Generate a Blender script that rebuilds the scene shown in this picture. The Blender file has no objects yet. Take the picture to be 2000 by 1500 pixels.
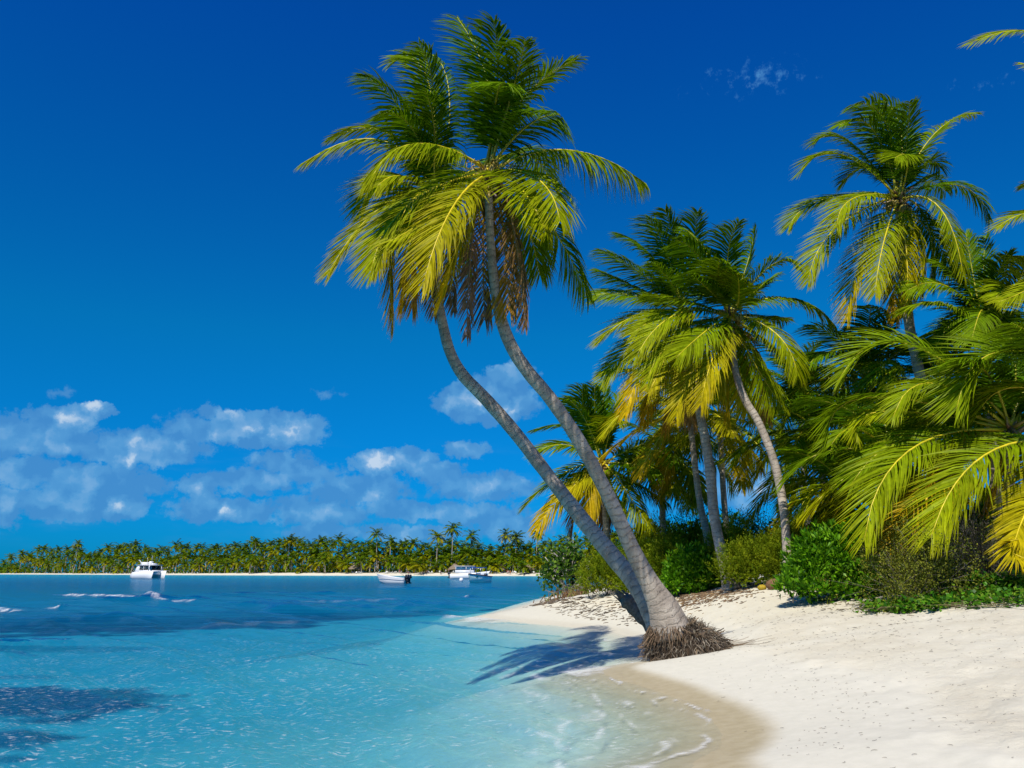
import numpy
SKYS = 0.1
# sky grade, horizon to zenith
SKYG = [(.004, .345, .98), (.006, .42, 1.0), (.006, .57, 1.0), (.006, .44, 1.22), (.06, .36, .95)]
# water: extinction per metre of depth (r, g, b), share of light scattered back, its colour, mirror strength
WK = (.88, .175, .065)
WS = .09
WC = (.008, .22, .40, 1)
WF = .42
import bpy, math, random
import numpy as np
from mathutils import Vector

sc = bpy.context.scene
COL = sc.collection
R = math.radians

# ------------------------------------------------------------------ camera
EYE = 1.8
PITCH = math.atan(366 / 1700)
CP, SP = math.cos(PITCH), math.sin(PITCH)
cam_d = bpy.data.cameras.new('camera')
cam = bpy.data.objects.new('camera', cam_d)
COL.objects.link(cam)
cam.location = (0, 0, EYE)
cam.rotation_euler = (math.pi / 2 + PITCH, 0, 0)
cam_d.sensor_width = 36
cam_d.lens = 1700 / 2000 * 36
cam_d.clip_start = 0.1
cam_d.clip_end = 20000
sc.camera = cam

# ------------------------------------------------------------------ light
SUN_EL, SUN_AZ = 52.0, -155.0            # azimuth clockwise from +Y
sd = Vector((math.sin(R(SUN_AZ)) * math.cos(R(SUN_EL)), math.cos(R(SUN_AZ)) * math.cos(R(SUN_EL)), math.sin(R(SUN_EL))))
sun_d = bpy.data.lights.new('sun', 'SUN')
sun = bpy.data.objects.new('sun', sun_d)
COL.objects.link(sun)
sun.location = (-20, -40, 60)
sun.rotation_euler = sd.to_track_quat('Z', 'Y').to_euler()
sun_d.energy = 4.9
sun_d.angle = R(0.53)
sun_d.color = (1.0, 0.93, 0.82)

sc.view_settings.view_transform = 'Standard'
sc.view_settings.look = 'None'
sc.view_settings.exposure = 0.0
sc.view_settings.gamma = 1.0
sc.cycles.max_bounces = 8
sc.cycles.transparent_max_bounces = 16
sc.cycles.diffuse_bounces = 3
sc.cycles.glossy_bounces = 3
sc.cycles.caustics_reflective = False
sc.cycles.caustics_refractive = False


def ray(px, py):
    """Direction through a pixel of the 2000x1500 photograph."""
    u = (px - 1000) / 1700
    p = (750 - py) / 1700
    return np.array([u, CP - p * SP, SP + p * CP])


def at(px, py, Y):
    d = ray(px, py)
    return np.array([0, 0, EYE]) + d * (Y / d[1])


def onz(px, py, z=0.0):
    d = ray(px, py)
    return np.array([0, 0, EYE]) + d * ((z - EYE) / d[2])


def pxm(py, Y):
    """metres per photograph pixel at depth Y"""
    return (Y / ray(1000, py)[1]) / 1700


# ------------------------------------------------------------------ node helper
class NT:
    def __init__(s, tree):
        s.t = tree
        s.n = tree.nodes
        s.l = tree.links

    def new(s, typ, ins=None, **kw):
        n = s.n.new(typ)
        for k, v in kw.items():
            setattr(n, k, v)
        for k, v in (ins or {}).items():
            sock = n.inputs[k]
            if isinstance(v, bpy.types.NodeSocket):
                s.l.new(v, sock)
            else:
                sock.default_value = v
        return n

    def m(s, op, a, b=None, c=None, clamp=False):
        n = s.n.new('ShaderNodeMath')
        n.operation = op
        n.use_clamp = clamp
        for i, v in enumerate((a, b, c)):
            if v is None:
                continue
            if isinstance(v, bpy.types.NodeSocket):
                s.l.new(v, n.inputs[i])
            else:
                n.inputs[i].default_value = v
        return n.outputs[0]

    def v(s, op, a, b=None):
        n = s.n.new('ShaderNodeVectorMath')
        n.operation = op
        for i, v in enumerate((a, b)):
            if v is None:
                continue
            if isinstance(v, bpy.types.NodeSocket):
                s.l.new(v, n.inputs[i])
            else:
                n.inputs[i].default_value = v
        return n.outputs['Value' if op in ('LENGTH', 'DOT_PRODUCT') else 'Vector']

    def noise(s, vec, scale, detail=4, rough=.55, dist=0.0):
        n = s.new('ShaderNodeTexNoise', {'Scale': scale, 'Detail': detail, 'Roughness': rough, 'Distortion': dist})
        if vec is not None:
            s.l.new(vec, n.inputs['Vector'])
        return n.outputs['Fac']

    def ramp(s, fac, stops):
        n = s.n.new('ShaderNodeValToRGB')
        e = n.color_ramp.elements
        while len(e) > 1:
            e.remove(e[-1])
        for i, (p, c) in enumerate(stops):
            if i == 0:
                x = e[0]
                x.position = p
            else:
                x = e.new(p)
            x.color = tuple(c) + (1,) if len(c) == 3 else c
        s.l.new(fac, n.inputs[0])
        return n.outputs['Color']

    def mix(s, fac, a, b, blend='MIX'):
        n = s.n.new('ShaderNodeMix')
        n.data_type = 'RGBA'
        n.blend_type = blend
        for k, v in ((0, fac), (6, a), (7, b)):
            if isinstance(v, bpy.types.NodeSocket):
                s.l.new(v, n.inputs[k])
            elif k == 0:
                n.inputs[k].default_value = v
            else:
                n.inputs[k].default_value = tuple(v) + (1,) if len(v) == 3 else v
        return n.outputs[2]

    def sstep(s, x, a, b):
        n = s.new('ShaderNodeMapRange', {'From Min': a, 'From Max': b})
        n.interpolation_type = 'SMOOTHSTEP'
        s.l.new(x, n.inputs['Value'])
        return n.outputs['Result']


# ------------------------------------------------------------------ world: clear sky and low fair-weather cumulus
w = bpy.data.worlds.new('World')
sc.world = w
w.use_nodes = True
T = NT(w.node_tree)
T.n.clear()
sky = T.new('ShaderNodeTexSky', sky_type='NISHITA', sun_disc=False)
sky.sun_elevation = R(SUN_EL)
sky.sun_rotation = R(SUN_AZ)
sky.air_density = 1.0
sky.dust_density = 0.2
sky.ozone_density = 3.0
gen = T.new('ShaderNodeTexCoord').outputs['Generated']
dirv = T.v('NORMALIZE', gen)
sep = T.new('ShaderNodeSeparateXYZ', {0: dirv})
az = T.m('ARCTAN2', sep.outputs[0], sep.outputs[1])
el = T.m('ARCSINE', sep.outputs[2])
P = T.new('ShaderNodeCombineXYZ', {0: az, 1: el, 2: 0.0}).outputs[0]
# a polarised, deeply saturated blue: graded by height above the horizon
grade = T.ramp(T.m('DIVIDE', el, 1.2), [(0.0, SKYG[0]), (0.06, SKYG[1]), (0.22, SKYG[2]), (0.50, SKYG[3]), (1.0, SKYG[4])])
skyc = T.mix(1.0, sky.outputs[0], grade, 'MULTIPLY')


def azel(px, py):
    d = ray(px, py)
    d = d / np.linalg.norm(d)
    return math.atan2(d[0], d[1]), math.asin(d[2])


nz = T.new('ShaderNodeTexNoise', {'Vector': P, 'Scale': 44.0, 'Detail': 6.0, 'Roughness': .64})
warp = T.v('MULTIPLY', T.v('SUBTRACT', nz.outputs['Color'], (.5, .5, .5)), (.040, .030, 0))
Pw = T.v('ADD', P, warp)
blobs = [(70, 855, 120, 42, .75), (120, 820, 62, 32, .95), (5, 850, 66, 44, .85), (190, 803, 34, 22, .95),
         (530, 838, 118, 44, 1.05), (475, 852, 80, 30, .85), (560, 905, 90, 30, .42), (300, 872, 110, 42, .6), (250, 888, 90, 30, .72),
         (370, 838, 66, 40, .5), (415, 805, 34, 16, .5), (190, 938, 150, 34, .6), (60, 925, 90, 34, .5),
         (130, 985, 110, 38, .62), (235, 985, 50, 40, .8), (10, 990, 46, 44, .6), (390, 950, 44, 30, .8), (490, 940, 110, 32, .5),
         (440, 995, 120, 30, .58), (620, 1000, 120, 42, .48), (600, 925, 120, 36, .36), (740, 905, 56, 32, 1.35), (795, 900, 60, 30, 1.1), (850, 920, 64, 28, .7),
         (955, 785, 108, 56, .95), (905, 780, 60, 46, .9), (1000, 735, 56, 42, .85), (912, 880, 52, 22, .62), (780, 992, 90, 28, .62),
         (950, 950, 140, 36, .55), (700, 955, 130, 40, .5), (930, 1002, 130, 30, .55), (800, 1042, 170, 26, .45), (1000, 1030, 110, 46, .42),
         (640, 1040, 110, 24, .45), (1440, 940, 80, 60, .7), (1480, 150, 150, 44, .11), (1900, 165, 80, 26, .06), (640, 770, 50, 14, .16), (120, 765, 26, 16, .2)]
acc = None
for bx_, by_, rx_, ry_, wt in blobs:
    a0, e0 = azel(bx_, by_)
    d = T.v('LENGTH', T.v('MULTIPLY', T.v('SUBTRACT', Pw, (a0, e0, 0)), (1580 / rx_, 1680 / ry_, 0)))
    val = T.m('MULTIPLY_ADD', d, -wt, wt)
    acc = val if acc is None else T.m('MAXIMUM', acc, val)
fine = T.noise(P, 60.0, 6, .68)
strk = T.noise(T.v('MULTIPLY', P, (9, 46, 1)), 1.0, 4, .6)
band = T.m('MULTIPLY', T.sstep(el, .012, .05), T.m('SUBTRACT', 1.0, T.sstep(el, .10, .155)))
veil = T.m('MULTIPLY', T.m('MULTIPLY', T.sstep(strk, .46, .72), band), .26)
body = T.m('ADD', acc, T.m('MULTIPLY', T.m('SUBTRACT', fine, .5), .55))
dens = T.m('MAXIMUM', T.sstep(body, .06, .21), veil)
# lit side of the heaps: towards the sun they thin out
n2 = T.noise(T.v('ADD', Pw, (.006, -.012, 0)), 26.0, 2, .5)
n1 = T.noise(Pw, 26.0, 2, .5)
lit = T.m('ADD', T.m('MULTIPLY', T.m('SUBTRACT', n1, n2), 2.3), T.m('MULTIPLY', acc, .62))
cc = T.ramp(lit, [(.02, (.07, .27, .60)), (.36, (.11, .35, .67)), (.64, (.22, .45, .73)), (.88, (.64, .76, .87))])
skyc = T.mix(T.m('MULTIPLY', dens, .80), skyc, T.mix(1.0, cc, (1 / SKYS, 1 / SKYS, 1 / SKYS), 'MULTIPLY'))
bg = T.new('ShaderNodeBackground', {'Color': skyc, 'Strength': SKYS})
T.new('ShaderNodeOutputWorld', {'Surface': bg.outputs[0]})
w.cycles.sampling_method = 'MANUAL'
w.cycles.sample_map_resolution = 512


# ------------------------------------------------------------------ noise and mesh helpers
def _hash(ix, iy, seed):
    h = (ix * 374761393 + iy * 668265263 + seed * 1442695041) & 0xFFFFFFFF
    h = ((h ^ (h >> 13)) * 1274126177) & 0xFFFFFFFF
    return ((h ^ (h >> 16)) & 0xFFFF) / 65535.0


def vnoise(x, y, seed=0):
    x = np.asarray(x, float)
    y = np.asarray(y, float)
    ix = np.floor(x).astype(np.int64)
    iy = np.floor(y).astype(np.int64)
    fx = x - ix
    fy = y - iy
    fx = fx * fx * (3 - 2 * fx)
    fy = fy * fy * (3 - 2 * fy)
    a = _hash(ix, iy, seed)
    b = _hash(ix + 1, iy, seed)
    c = _hash(ix, iy + 1, seed)
    d = _hash(ix + 1, iy + 1, seed)
    return (a + (b - a) * fx) * (1 - fy) + (c + (d - c) * fx) * fy


def fbm(x, y, oct=4, seed=0, gain=.5):
    s, amp, tot = 0.0, 1.0, 0.0
    for i in range(oct):
        s = s + amp * vnoise(x * 2 ** i + 17.3 * i, y * 2 ** i + 9.1 * i, seed + i)
        tot += amp
        amp *= gain
    return s / tot


def smooth(x, a, b):
    t = np.clip((np.asarray(x, float) - a) / (b - a), 0, 1)
    return t * t * (3 - 2 * t)


def mesh_from(name, verts, quads=None, tris=None, mats=None, mat_idx=None, cols=None, attrs=None, smooth_shade=False):
    """One mesh from numpy arrays."""
    me = bpy.data.meshes.new(name)
    verts = np.asarray(verts, np.float32)
    quads = np.zeros((0, 4), np.int32) if quads is None or len(quads) == 0 else np.asarray(quads, np.int32)
    tris = np.zeros((0, 3), np.int32) if tris is None or len(tris) == 0 else np.asarray(tris, np.int32)
    nq, nt = len(quads), len(tris)
    me.vertices.add(len(verts))
    me.vertices.foreach_set('co', verts.ravel())
    me.loops.add(nq * 4 + nt * 3)
    me.polygons.add(nq + nt)
    me.loops.foreach_set('vertex_index', np.concatenate([quads.ravel(), tris.ravel()]).astype(np.int32))
    me.polygons.foreach_set('loop_start', np.concatenate([np.arange(nq) * 4, nq * 4 + np.arange(nt) * 3]).astype(np.int32))
    if mat_idx is not None:
        me.polygons.foreach_set('material_index', np.asarray(mat_idx, np.int32))
    if smooth_shade:
        me.polygons.foreach_set('use_smooth', np.ones(nq + nt, bool))
    if cols is not None:
        a = me.attributes.new('Col', 'FLOAT_COLOR', 'POINT')
        c4 = np.ones((len(verts), 4), np.float32)
        c4[:, :3] = cols
        a.data.foreach_set('color', c4.ravel())
    for k, v in (attrs or {}).items():
        a = me.attributes.new(k, 'FLOAT', 'POINT')
        a.data.foreach_set('value', np.asarray(v, np.float32).ravel())
    for m in (mats or []):
        me.materials.append(m)
    me.update()
    me.validate()
    return me


def obj(name, me, parent=None, loc=(0, 0, 0), kind=None):
    o = bpy.data.objects.new(name, me)
    COL.objects.link(o)
    o.location = tuple(float(v) for v in loc)
    if parent is not None:
        o.parent = parent
    if kind:
        o['kind'] = kind
    return o


def thing(name, label, cat, loc=(0, 0, 0), group=None, rotz=0.0):
    o = bpy.data.objects.new(name, None)
    COL.objects.link(o)
    o.empty_display_size = .3
    o.location = tuple(float(v) for v in loc)
    o.rotation_euler = (0, 0, rotz)
    o['label'] = label
    o['category'] = cat
    if group:
        o['group'] = group
    return o


def tag(o, label, cat, group=None):
    o['label'] = label
    o['category'] = cat
    if group:
        o['group'] = group
    return o


class Geo:
    """collects pieces for one mesh"""

    def __init__(s):
        s.v, s.q, s.t, s.c, s.n = [], [], [], [], 0

    def add(s, v, q=None, t=None, c=(1, 1, 1)):
        v = np.asarray(v, float).reshape(-1, 3)
        s.v.append(v)
        if q is not None and len(q):
            s.q.append(np.asarray(q, int) + s.n)
        if t is not None and len(t):
            s.t.append(np.asarray(t, int) + s.n)
        c = np.asarray(c, float)
        s.c.append(np.broadcast_to(c, (len(v), 3)))
        s.n += len(v)

    def box(s, c, size, col=(1, 1, 1), taper=(1, 1)):
        cx, cy, cz = c
        x, y, z = size[0] / 2, size[1] / 2, size[2] / 2
        tx, ty = taper
        v = [(-x, -y, -z), (x, -y, -z), (x, y, -z), (-x, y, -z), (-x * tx, -y * ty, z), (x * tx, -y * ty, z), (x * tx, y * ty, z), (-x * tx, y * ty, z)]
        s.add(np.array(v) + np.array([cx, cy, cz]), [(0, 3, 2, 1), (4, 5, 6, 7), (0, 1, 5, 4), (1, 2, 6, 5), (2, 3, 7, 6), (3, 0, 4, 7)], c=col)

    def tube(s, pts, rad, sides=6, col=(1, 1, 1), cap=True):
        v, q, t = tube_arrays(pts, rad, sides, cap)
        s.add(v, q, t, col)

    def mesh(s, name, mats, smooth_shade=False):
        v = np.concatenate(s.v) if s.v else np.zeros((0, 3))
        return mesh_from(name, v, np.concatenate(s.q) if s.q else None, np.concatenate(s.t) if s.t else None, mats,
                         cols=np.concatenate(s.c), smooth_shade=smooth_shade)


def tube_arrays(pts, rad, sides=6, cap=True):
    pts = np.asarray(pts, float)
    n = len(pts)
    rad = np.broadcast_to(np.asarray(rad, float), (n,))
    tan = np.gradient(pts, axis=0)
    tan /= np.linalg.norm(tan, axis=1)[:, None] + 1e-12
    ref = np.array([0.0, 0, 1]) if abs(tan[0][2]) < .9 else np.array([1.0, 0, 0])
    a = np.cross(tan[0], ref)
    a /= np.linalg.norm(a)
    A = np.zeros((n, 3))
    for i in range(n):
        a = a - tan[i] * np.dot(a, tan[i])
        a /= np.linalg.norm(a) + 1e-12
        A[i] = a
    B = np.cross(tan, A)
    th = np.arange(sides) * 2 * math.pi / sides
    v = pts[:, None, :] + rad[:, None, None] * (np.cos(th)[None, :, None] * A[:, None, :] + np.sin(th)[None, :, None] * B[:, None, :])
    v = v.reshape(-1, 3)
    i = np.arange(n - 1)[:, None] * sides
    j = np.arange(sides)[None, :]
    j2 = (j + 1) % sides
    q = np.stack([i + j, i + j2, i + sides + j2, i + sides + j], -1).reshape(-1, 4)
    t = []
    if cap:
        v = np.vstack([v, pts[0], pts[-1]])
        b = n * sides
        for k in range(sides):
            t.append((b, (k + 1) % sides, k))
            t.append((b + 1, (n - 1) * sides + k, (n - 1) * sides + (k + 1) % sides))
    return v, q, t


def spline(pts, n):
    """Catmull-Rom through the points, n samples evenly spaced by chord"""
    P = np.asarray(pts, float)
    P = np.vstack([2 * P[0] - P[1], P, 2 * P[-1] - P[-2]])
    out = []
    m = 24
    for i in range(1, len(P) - 2):
        t = np.linspace(0, 1, m, endpoint=False)[:, None]
        a, b, c, d = P[i - 1], P[i], P[i + 1], P[i + 2]
        out.append(.5 * ((2 * b) + (c - a) * t + (2 * a - 5 * b + 4 * c - d) * t ** 2 + (3 * b - a - 3 * c + d) * t ** 3))
    out.append(P[-2][None])
    C = np.vstack(out)
    s = np.concatenate([[0], np.cumsum(np.linalg.norm(np.diff(C[:, :3], axis=0), axis=1))])
    u = np.linspace(0, s[-1], n)
    return np.stack([np.interp(u, s, C[:, k]) for k in range(C.shape[1])], 1)


def basic(name, col, rough=.6, spec=.3, metallic=0.0, bump=0.0, bscale=20.0, var=0.0):
    m = bpy.data.materials.new(name)
    m.use_nodes = True
    t = NT(m.node_tree)
    b = t.n['Principled BSDF']
    b.inputs['Roughness'].default_value = rough
    b.inputs['Metallic'].default_value = metallic
    b.inputs['Specular IOR Level'].default_value = spec
    oc = t.new('ShaderNodeTexCoord').outputs['Object']
    nf = t.noise(oc, bscale, 4, .6)
    if var:
        c = t.mix(t.m('MULTIPLY', t.m('SUBTRACT', nf, .3), 2.2, clamp=True), tuple(v * (1 - var) for v in col), tuple(min(1, v * (1 + var)) for v in col))
        t.l.new(c, b.inputs['Base Color'])
    else:
        b.inputs['Base Color'].default_value = tuple(col) + (1,)
    if bump:
        bn = t.new('ShaderNodeBump', {'Height': nf, 'Strength': bump, 'Distance': .05})
        t.l.new(bn.outputs[0], b.inputs['Normal'])
    return m


# ------------------------------------------------------------------ coastline
def w2(px, py):
    p = onz(px, py)
    return (p[0], p[1])


def far(px, D):
    return ((px - 1000) / 1700 * D, D)


coast = [(2.9, -30), (2.2, -4), (1.85, 3), (1.8, 6)]
coast += [w2(*p) for p in [(1385, 1500), (1420, 1460), (1435, 1430), (1392, 1392), (1332, 1362), (1265, 1336), (1205, 1318), (1192, 1306), (1235, 1295), (1276, 1289),
                           (1272, 1272), (1262, 1254), (1225, 1241), (1180, 1231), (1110, 1222), (1030, 1214), (985, 1209), (945, 1203), (975, 1196), (1025, 1184), (1060, 1172), (1098, 1161)]]
coast += [(8, 82), (14, 110), (26, 150), (50, 220), (62, 280)]
coast += [far(*p) for p in [(1240, 318), (1100, 345), (1000, 362), (850, 370), (700, 386), (500, 418), (300, 468), (150, 520), (40, 560), (6, 578), (2, 592), (14, 612)]]
coast += [(-345, 680), (-300, 800), (0, 950), (420, 950), (640, 300), (420, -200), (60, -70)]
_near = spline([(a, b, 0) for a, b in coast[2:27]], 150)[:, :2]
coast_fine = np.vstack([coast[:2], _near, coast[27:]])
coast = np.array(coast)


def sdf(x, y):
    """signed distance to the waterline, positive on land"""
    x = np.asarray(x, float)
    y = np.asarray(y, float)
    shp = x.shape
    x = x.ravel()
    y = y.ravel()
    nr = (np.hypot(x, y) < 75)
    out = np.empty(x.shape)
    out[nr] = _sdf(x[nr], y[nr], coast_fine)
    out[~nr] = _sdf(x[~nr], y[~nr], coast)
    return out.reshape(shp)


def _sdf(x, y, coast):
    d2 = np.full(x.shape, 1e18)
    ins = np.zeros(x.shape, bool)
    n = len(coast)
    for i in range(n):
        ax, ay = coast[i]
        bx, by = coast[(i + 1) % n]
        ex, ey = bx - ax, by - ay
        t = np.clip(((x - ax) * ex + (y - ay) * ey) / (ex * ex + ey * ey), 0, 1)
        dx, dy = x - ax - t * ex, y - ay - t * ey
        d2 = np.minimum(d2, dx * dx + dy * dy)
        if ay != by:
            c = ((ay > y) != (by > y)) & (x < (bx - ax) * (y - ay) / (by - ay) + ax)
            ins ^= c
    s = np.sqrt(d2)
    return np.where(ins, s, -s)


def terrain(x, y, s=None, detail=True):
    x = np.asarray(x, float)
    y = np.asarray(y, float)
    if s is None:
        s = sdf(x, y)
    dist = np.hypot(x, y)
    n1 = fbm(x * .35, y * .35, 3, 5)
    sl = np.maximum(s + (n1 - .5) * .9 * smooth(dist, 3, 9) * smooth(np.abs(s), 0, 3), 0)
    land = 1.42 * (1 - np.exp(-(sl ** 1.22) / 8.5))
    dune = .55 * np.exp(-(((x - 9.5) / 4.5) ** 2 + ((y - 30) / 8.0) ** 2)) + .16 * np.exp(-(((x - 5.6) / 1.3) ** 2 + ((y - 20.5) / 1.6) ** 2))
    land = land + dune * smooth(s, .5, 4)
    land = land * (1 - .5 * smooth(y, 400, 500))
    sd = np.maximum(-s, 0)
    deep = np.minimum(.14 * sd + .026 * sd ** 2, 5.0)
    deep = deep * (1 + 1.6 * smooth(dist, 60, 150))
    bed = -np.where(deep > 1.2, 1.2 + (deep - 1.2) * .28, deep)
    z = np.where(s > 0, land, bed)
    if detail:
        dry = smooth(z, .16, .42) * (1 - smooth(dist, 60, 120))
        z = z + dry * ((fbm(x * 2.6, y * 2.6, 3, 21) - .5) * .105 + (fbm(x * 7.5, y * 7.5, 2, 31) - .5) * .04)
        wetb = smooth(-z, .03, .3) * (1 - smooth(dist, 30, 60))
        z = z + wetb * (fbm(x * 1.6, y * 3.2, 3, 41) - .5) * .06
    return z


GX, GY = np.arange(-14, 26.01, .1), np.arange(3, 62.01, .1)
_gx, _gy = np.meshgrid(GX, GY, indexing='ij')
_gs = sdf(_gx, _gy)
GZ = terrain(_gx, _gy, _gs)
GZ0 = terrain(_gx, _gy, _gs, detail=False)


def gzs(x, y, tab=None):
    """ground height, looked up close by and worked out farther off"""
    tab = GZ if tab is None else tab
    x = np.asarray(x, float)
    y = np.asarray(y, float)
    fx, fy = (x - GX[0]) / .1, (y - GY[0]) / .1
    ok = (fx >= 0) & (fx < len(GX) - 1) & (fy >= 0) & (fy < len(GY) - 1)
    ix, iy = np.clip(fx.astype(int), 0, len(GX) - 2), np.clip(fy.astype(int), 0, len(GY) - 2)
    u, v = fx - ix, fy - iy
    z = (tab[ix, iy] * (1 - u) + tab[ix + 1, iy] * u) * (1 - v) + (tab[ix, iy + 1] * (1 - u) + tab[ix + 1, iy + 1] * u) * v
    if not ok.all():
        z = np.array(z)
        z[~ok] = terrain(x[~ok], y[~ok], detail=tab is GZ)
    return z


def gz(x, y):
    return float(gzs(np.array([x]), np.array([y]))[0])


def ground(px, py, lo=4.0, hi=61.5):
    """first point of the ground under a pixel"""
    d = ray(px, py)
    for Y in (np.geomspace(lo, hi, 1500), np.geomspace(hi, 420, 1500)):
        X = d[0] / d[1] * Y
        Zr = EYE + d[2] / d[1] * Y
        below = Zr < gzs(X, Y, GZ0)
        if below.any():
            break
    i = int(np.argmax(below)) if below.any() else len(Y) - 1
    return np.array([X[i], Y[i], gz(X[i], Y[i])])


# ------------------------------------------------------------------ one sheet of ground (beach, sea bed, far shore) and the water over it
def fan(r0, r1, ratio, a0, a1, na):
    nr = int(math.log(r1 / r0) / math.log(ratio)) + 1
    r = np.geomspace(r0, r1, nr)
    a = np.radians(np.linspace(a0, a1, na))
    rr, aa = np.meshgrid(r, a, indexing='ij')
    X, Y = rr * np.sin(aa), rr * np.cos(aa)
    i = np.arange(nr - 1)[:, None] * na
    j = np.arange(na - 1)[None, :]
    q = np.stack([i + j, i + na + j, i + na + j + 1, i + j + 1], -1).reshape(-1, 4)
    return X.ravel(), Y.ravel(), q


def seagrass(x, y):
    """where the bed is dark with seagrass instead of bright sand"""
    t = x / np.maximum(y, .1)
    D = np.hypot(x, y) * 0 + y
    pts = [(-200, 1262), (0, 1251), (150, 1246), (300, 1237), (450, 1229), (600, 1224), (800, 1206), (965, 1184), (1080, 1166), (1200, 1150)]
    tb, db = [], []
    for px, py in pts:
        p = ground(px, py)
        tb.append(p[0] / p[1])
        db.append(p[1])
    Db = np.interp(t, tb, db)
    nz = fbm(x * .11, y * .16, 4, 61) - .5
    nf = fbm(x * .5, y * .9, 3, 71) - .5
    g = smooth((D - Db) / Db * 10 + nz * 3.6 + nf * 2.2, -.3, .9)
    g = g * (1 - smooth(D + nz * 70, 95, 175) * .8)
    # streaks of bare sand inside the meadow
    st = fbm(x * .055, y * .32, 4, 81)
    g = g * (1 - smooth(st, .58, .72) * .35)

    def patch(px, py, rx, ry, amp=1.0, seed=0):
        a, b = ground(px, py - ry), ground(px, py + ry)
        cy_, hy = (a[1] + b[1]) / 2, abs(a[1] - b[1]) / 2
        ct, ht = (a[0] / a[1] + b[0] / b[1]) / 2, rx / 1700
        e = 1 - np.sqrt(((t - ct) / ht) ** 2 + ((y - cy_) / hy) ** 2)
        return amp * smooth(e + (fbm(x * .9, y * 1.3, 4, 90 + seed) - .5) * .95, -.05, .38)

    for a in [(30, 1377, 300, 42, 1.0, 1), (-40, 1448, 190, 24, .85, 2), (190, 1366, 130, 22, .8, 3), (720, 1260, 260, 9, .30, 4), (120, 1268, 200, 8, .4, 5),
              (20, 1482, 60, 9, .6, 7), (30, 1323, 90, 5, .35, 8)]:
        g = np.maximum(g, patch(*a))
    return g


X, Y, Q = fan(2.2, 6000, 1.0125, -62, 62, 640)
S = sdf(X, Y)
Z = terrain(X, Y, S)
d_ = np.hypot(X, Y)
nzs = fbm(X * .6, Y * .6, 3, 111) - .5
ksat = (1 - smooth(Z + nzs * .03, .03, .095)) * (1 - .8 * smooth(np.hypot(X, Y), 16.5, 20))            # soaked sand at the lapping edge
kdamp = 1 - smooth(S + nzs * .9, 2.0, 2.7)             # smooth damp sand up to the wrack line
gr = seagrass(X, Y) * smooth(-S, 1.0, 4.0)
far_ = smooth(d_, 150, 260)

m = bpy.data.materials.new('sand')
m.use_nodes = True
T = NT(m.node_tree)
bs = T.n['Principled BSDF']
oc = T.new('ShaderNodeTexCoord').outputs['Object']


def att(t, name):
    return t.new('ShaderNodeAttribute', attribute_name=name).outputs['Fac']


big = T.noise(oc, .7, 5, .6)
midn = T.noise(oc, 6.0, 5, .65)
fin = T.noise(oc, 70.0, 4, .7)
dryc = T.mix(T.sstep(big, .35, .68), (.735, .695, .55), (.69, .64, .49))
dryc = T.mix(T.m('MULTIPLY', T.sstep(midn, .45, .75), .28), dryc, (.66, .575, .43))
damp = T.mix(T.sstep(midn, .3, .7), (.63, .605, .49), (.68, .65, .53))
wetc = T.mix(T.sstep(midn, .3, .7), (.43, .36, .215), (.50, .43, .275))
c = T.mix(att(T, 'damp'), dryc, damp)
c = T.mix(att(T, 'soak'), c, wetc)
# flecks of dark wrack and pale shell bits on the dry and damp sand
fl = T.noise(T.v('MULTIPLY', oc, (1.0, 1.9, 1.0)), 24.0, 3, .75, 1.2)
flm = T.m('MULTIPLY', T.sstep(fl, .675, .74), T.sstep(big, .40, .58))
flm = T.m('MULTIPLY', flm, T.m('SUBTRACT', 1.0, att(T, 'soak')))
c = T.mix(T.m('MULTIPLY', flm, .5), c, (.22, .17, .12))
c = T.mix(att(T, 'grass'), c, T.mix(T.sstep(midn, .3, .7), (.008, .034, .052), (.020, .060, .068)))
T.l.new(c, bs.inputs['Base Color'])
rg = T.new('ShaderNodeMapRange', {'From Min': 0, 'From Max': 1, 'To Min': .95, 'To Max': .42})
T.l.new(att(T, 'soak'), rg.inputs['Value'])
T.l.new(rg.outputs[0], bs.inputs['Roughness'])
bs.inputs['Specular IOR Level'].default_value = .25
bh = T.m('ADD', T.m('MULTIPLY', midn, .7), T.m('MULTIPLY', fin, .25))
bst = T.m('MULTIPLY_ADD', att(T, 'damp'), -.75, .95)
bn = T.new('ShaderNodeBump', {'Height': bh, 'Strength': bst, 'Distance': .06})
T.l.new(bn.outputs[0], bs.inputs['Normal'])
M_SAND = m
ground_me = mesh_from('ground', np.stack([X, Y, Z], 1), Q, mats=[m], attrs={'soak': ksat * smooth(Z, -.42, -.06), 'damp': kdamp * (d_ < 120), 'grass': gr}, smooth_shade=True)
obj('sand_ground', ground_me, kind='structure')

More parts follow.
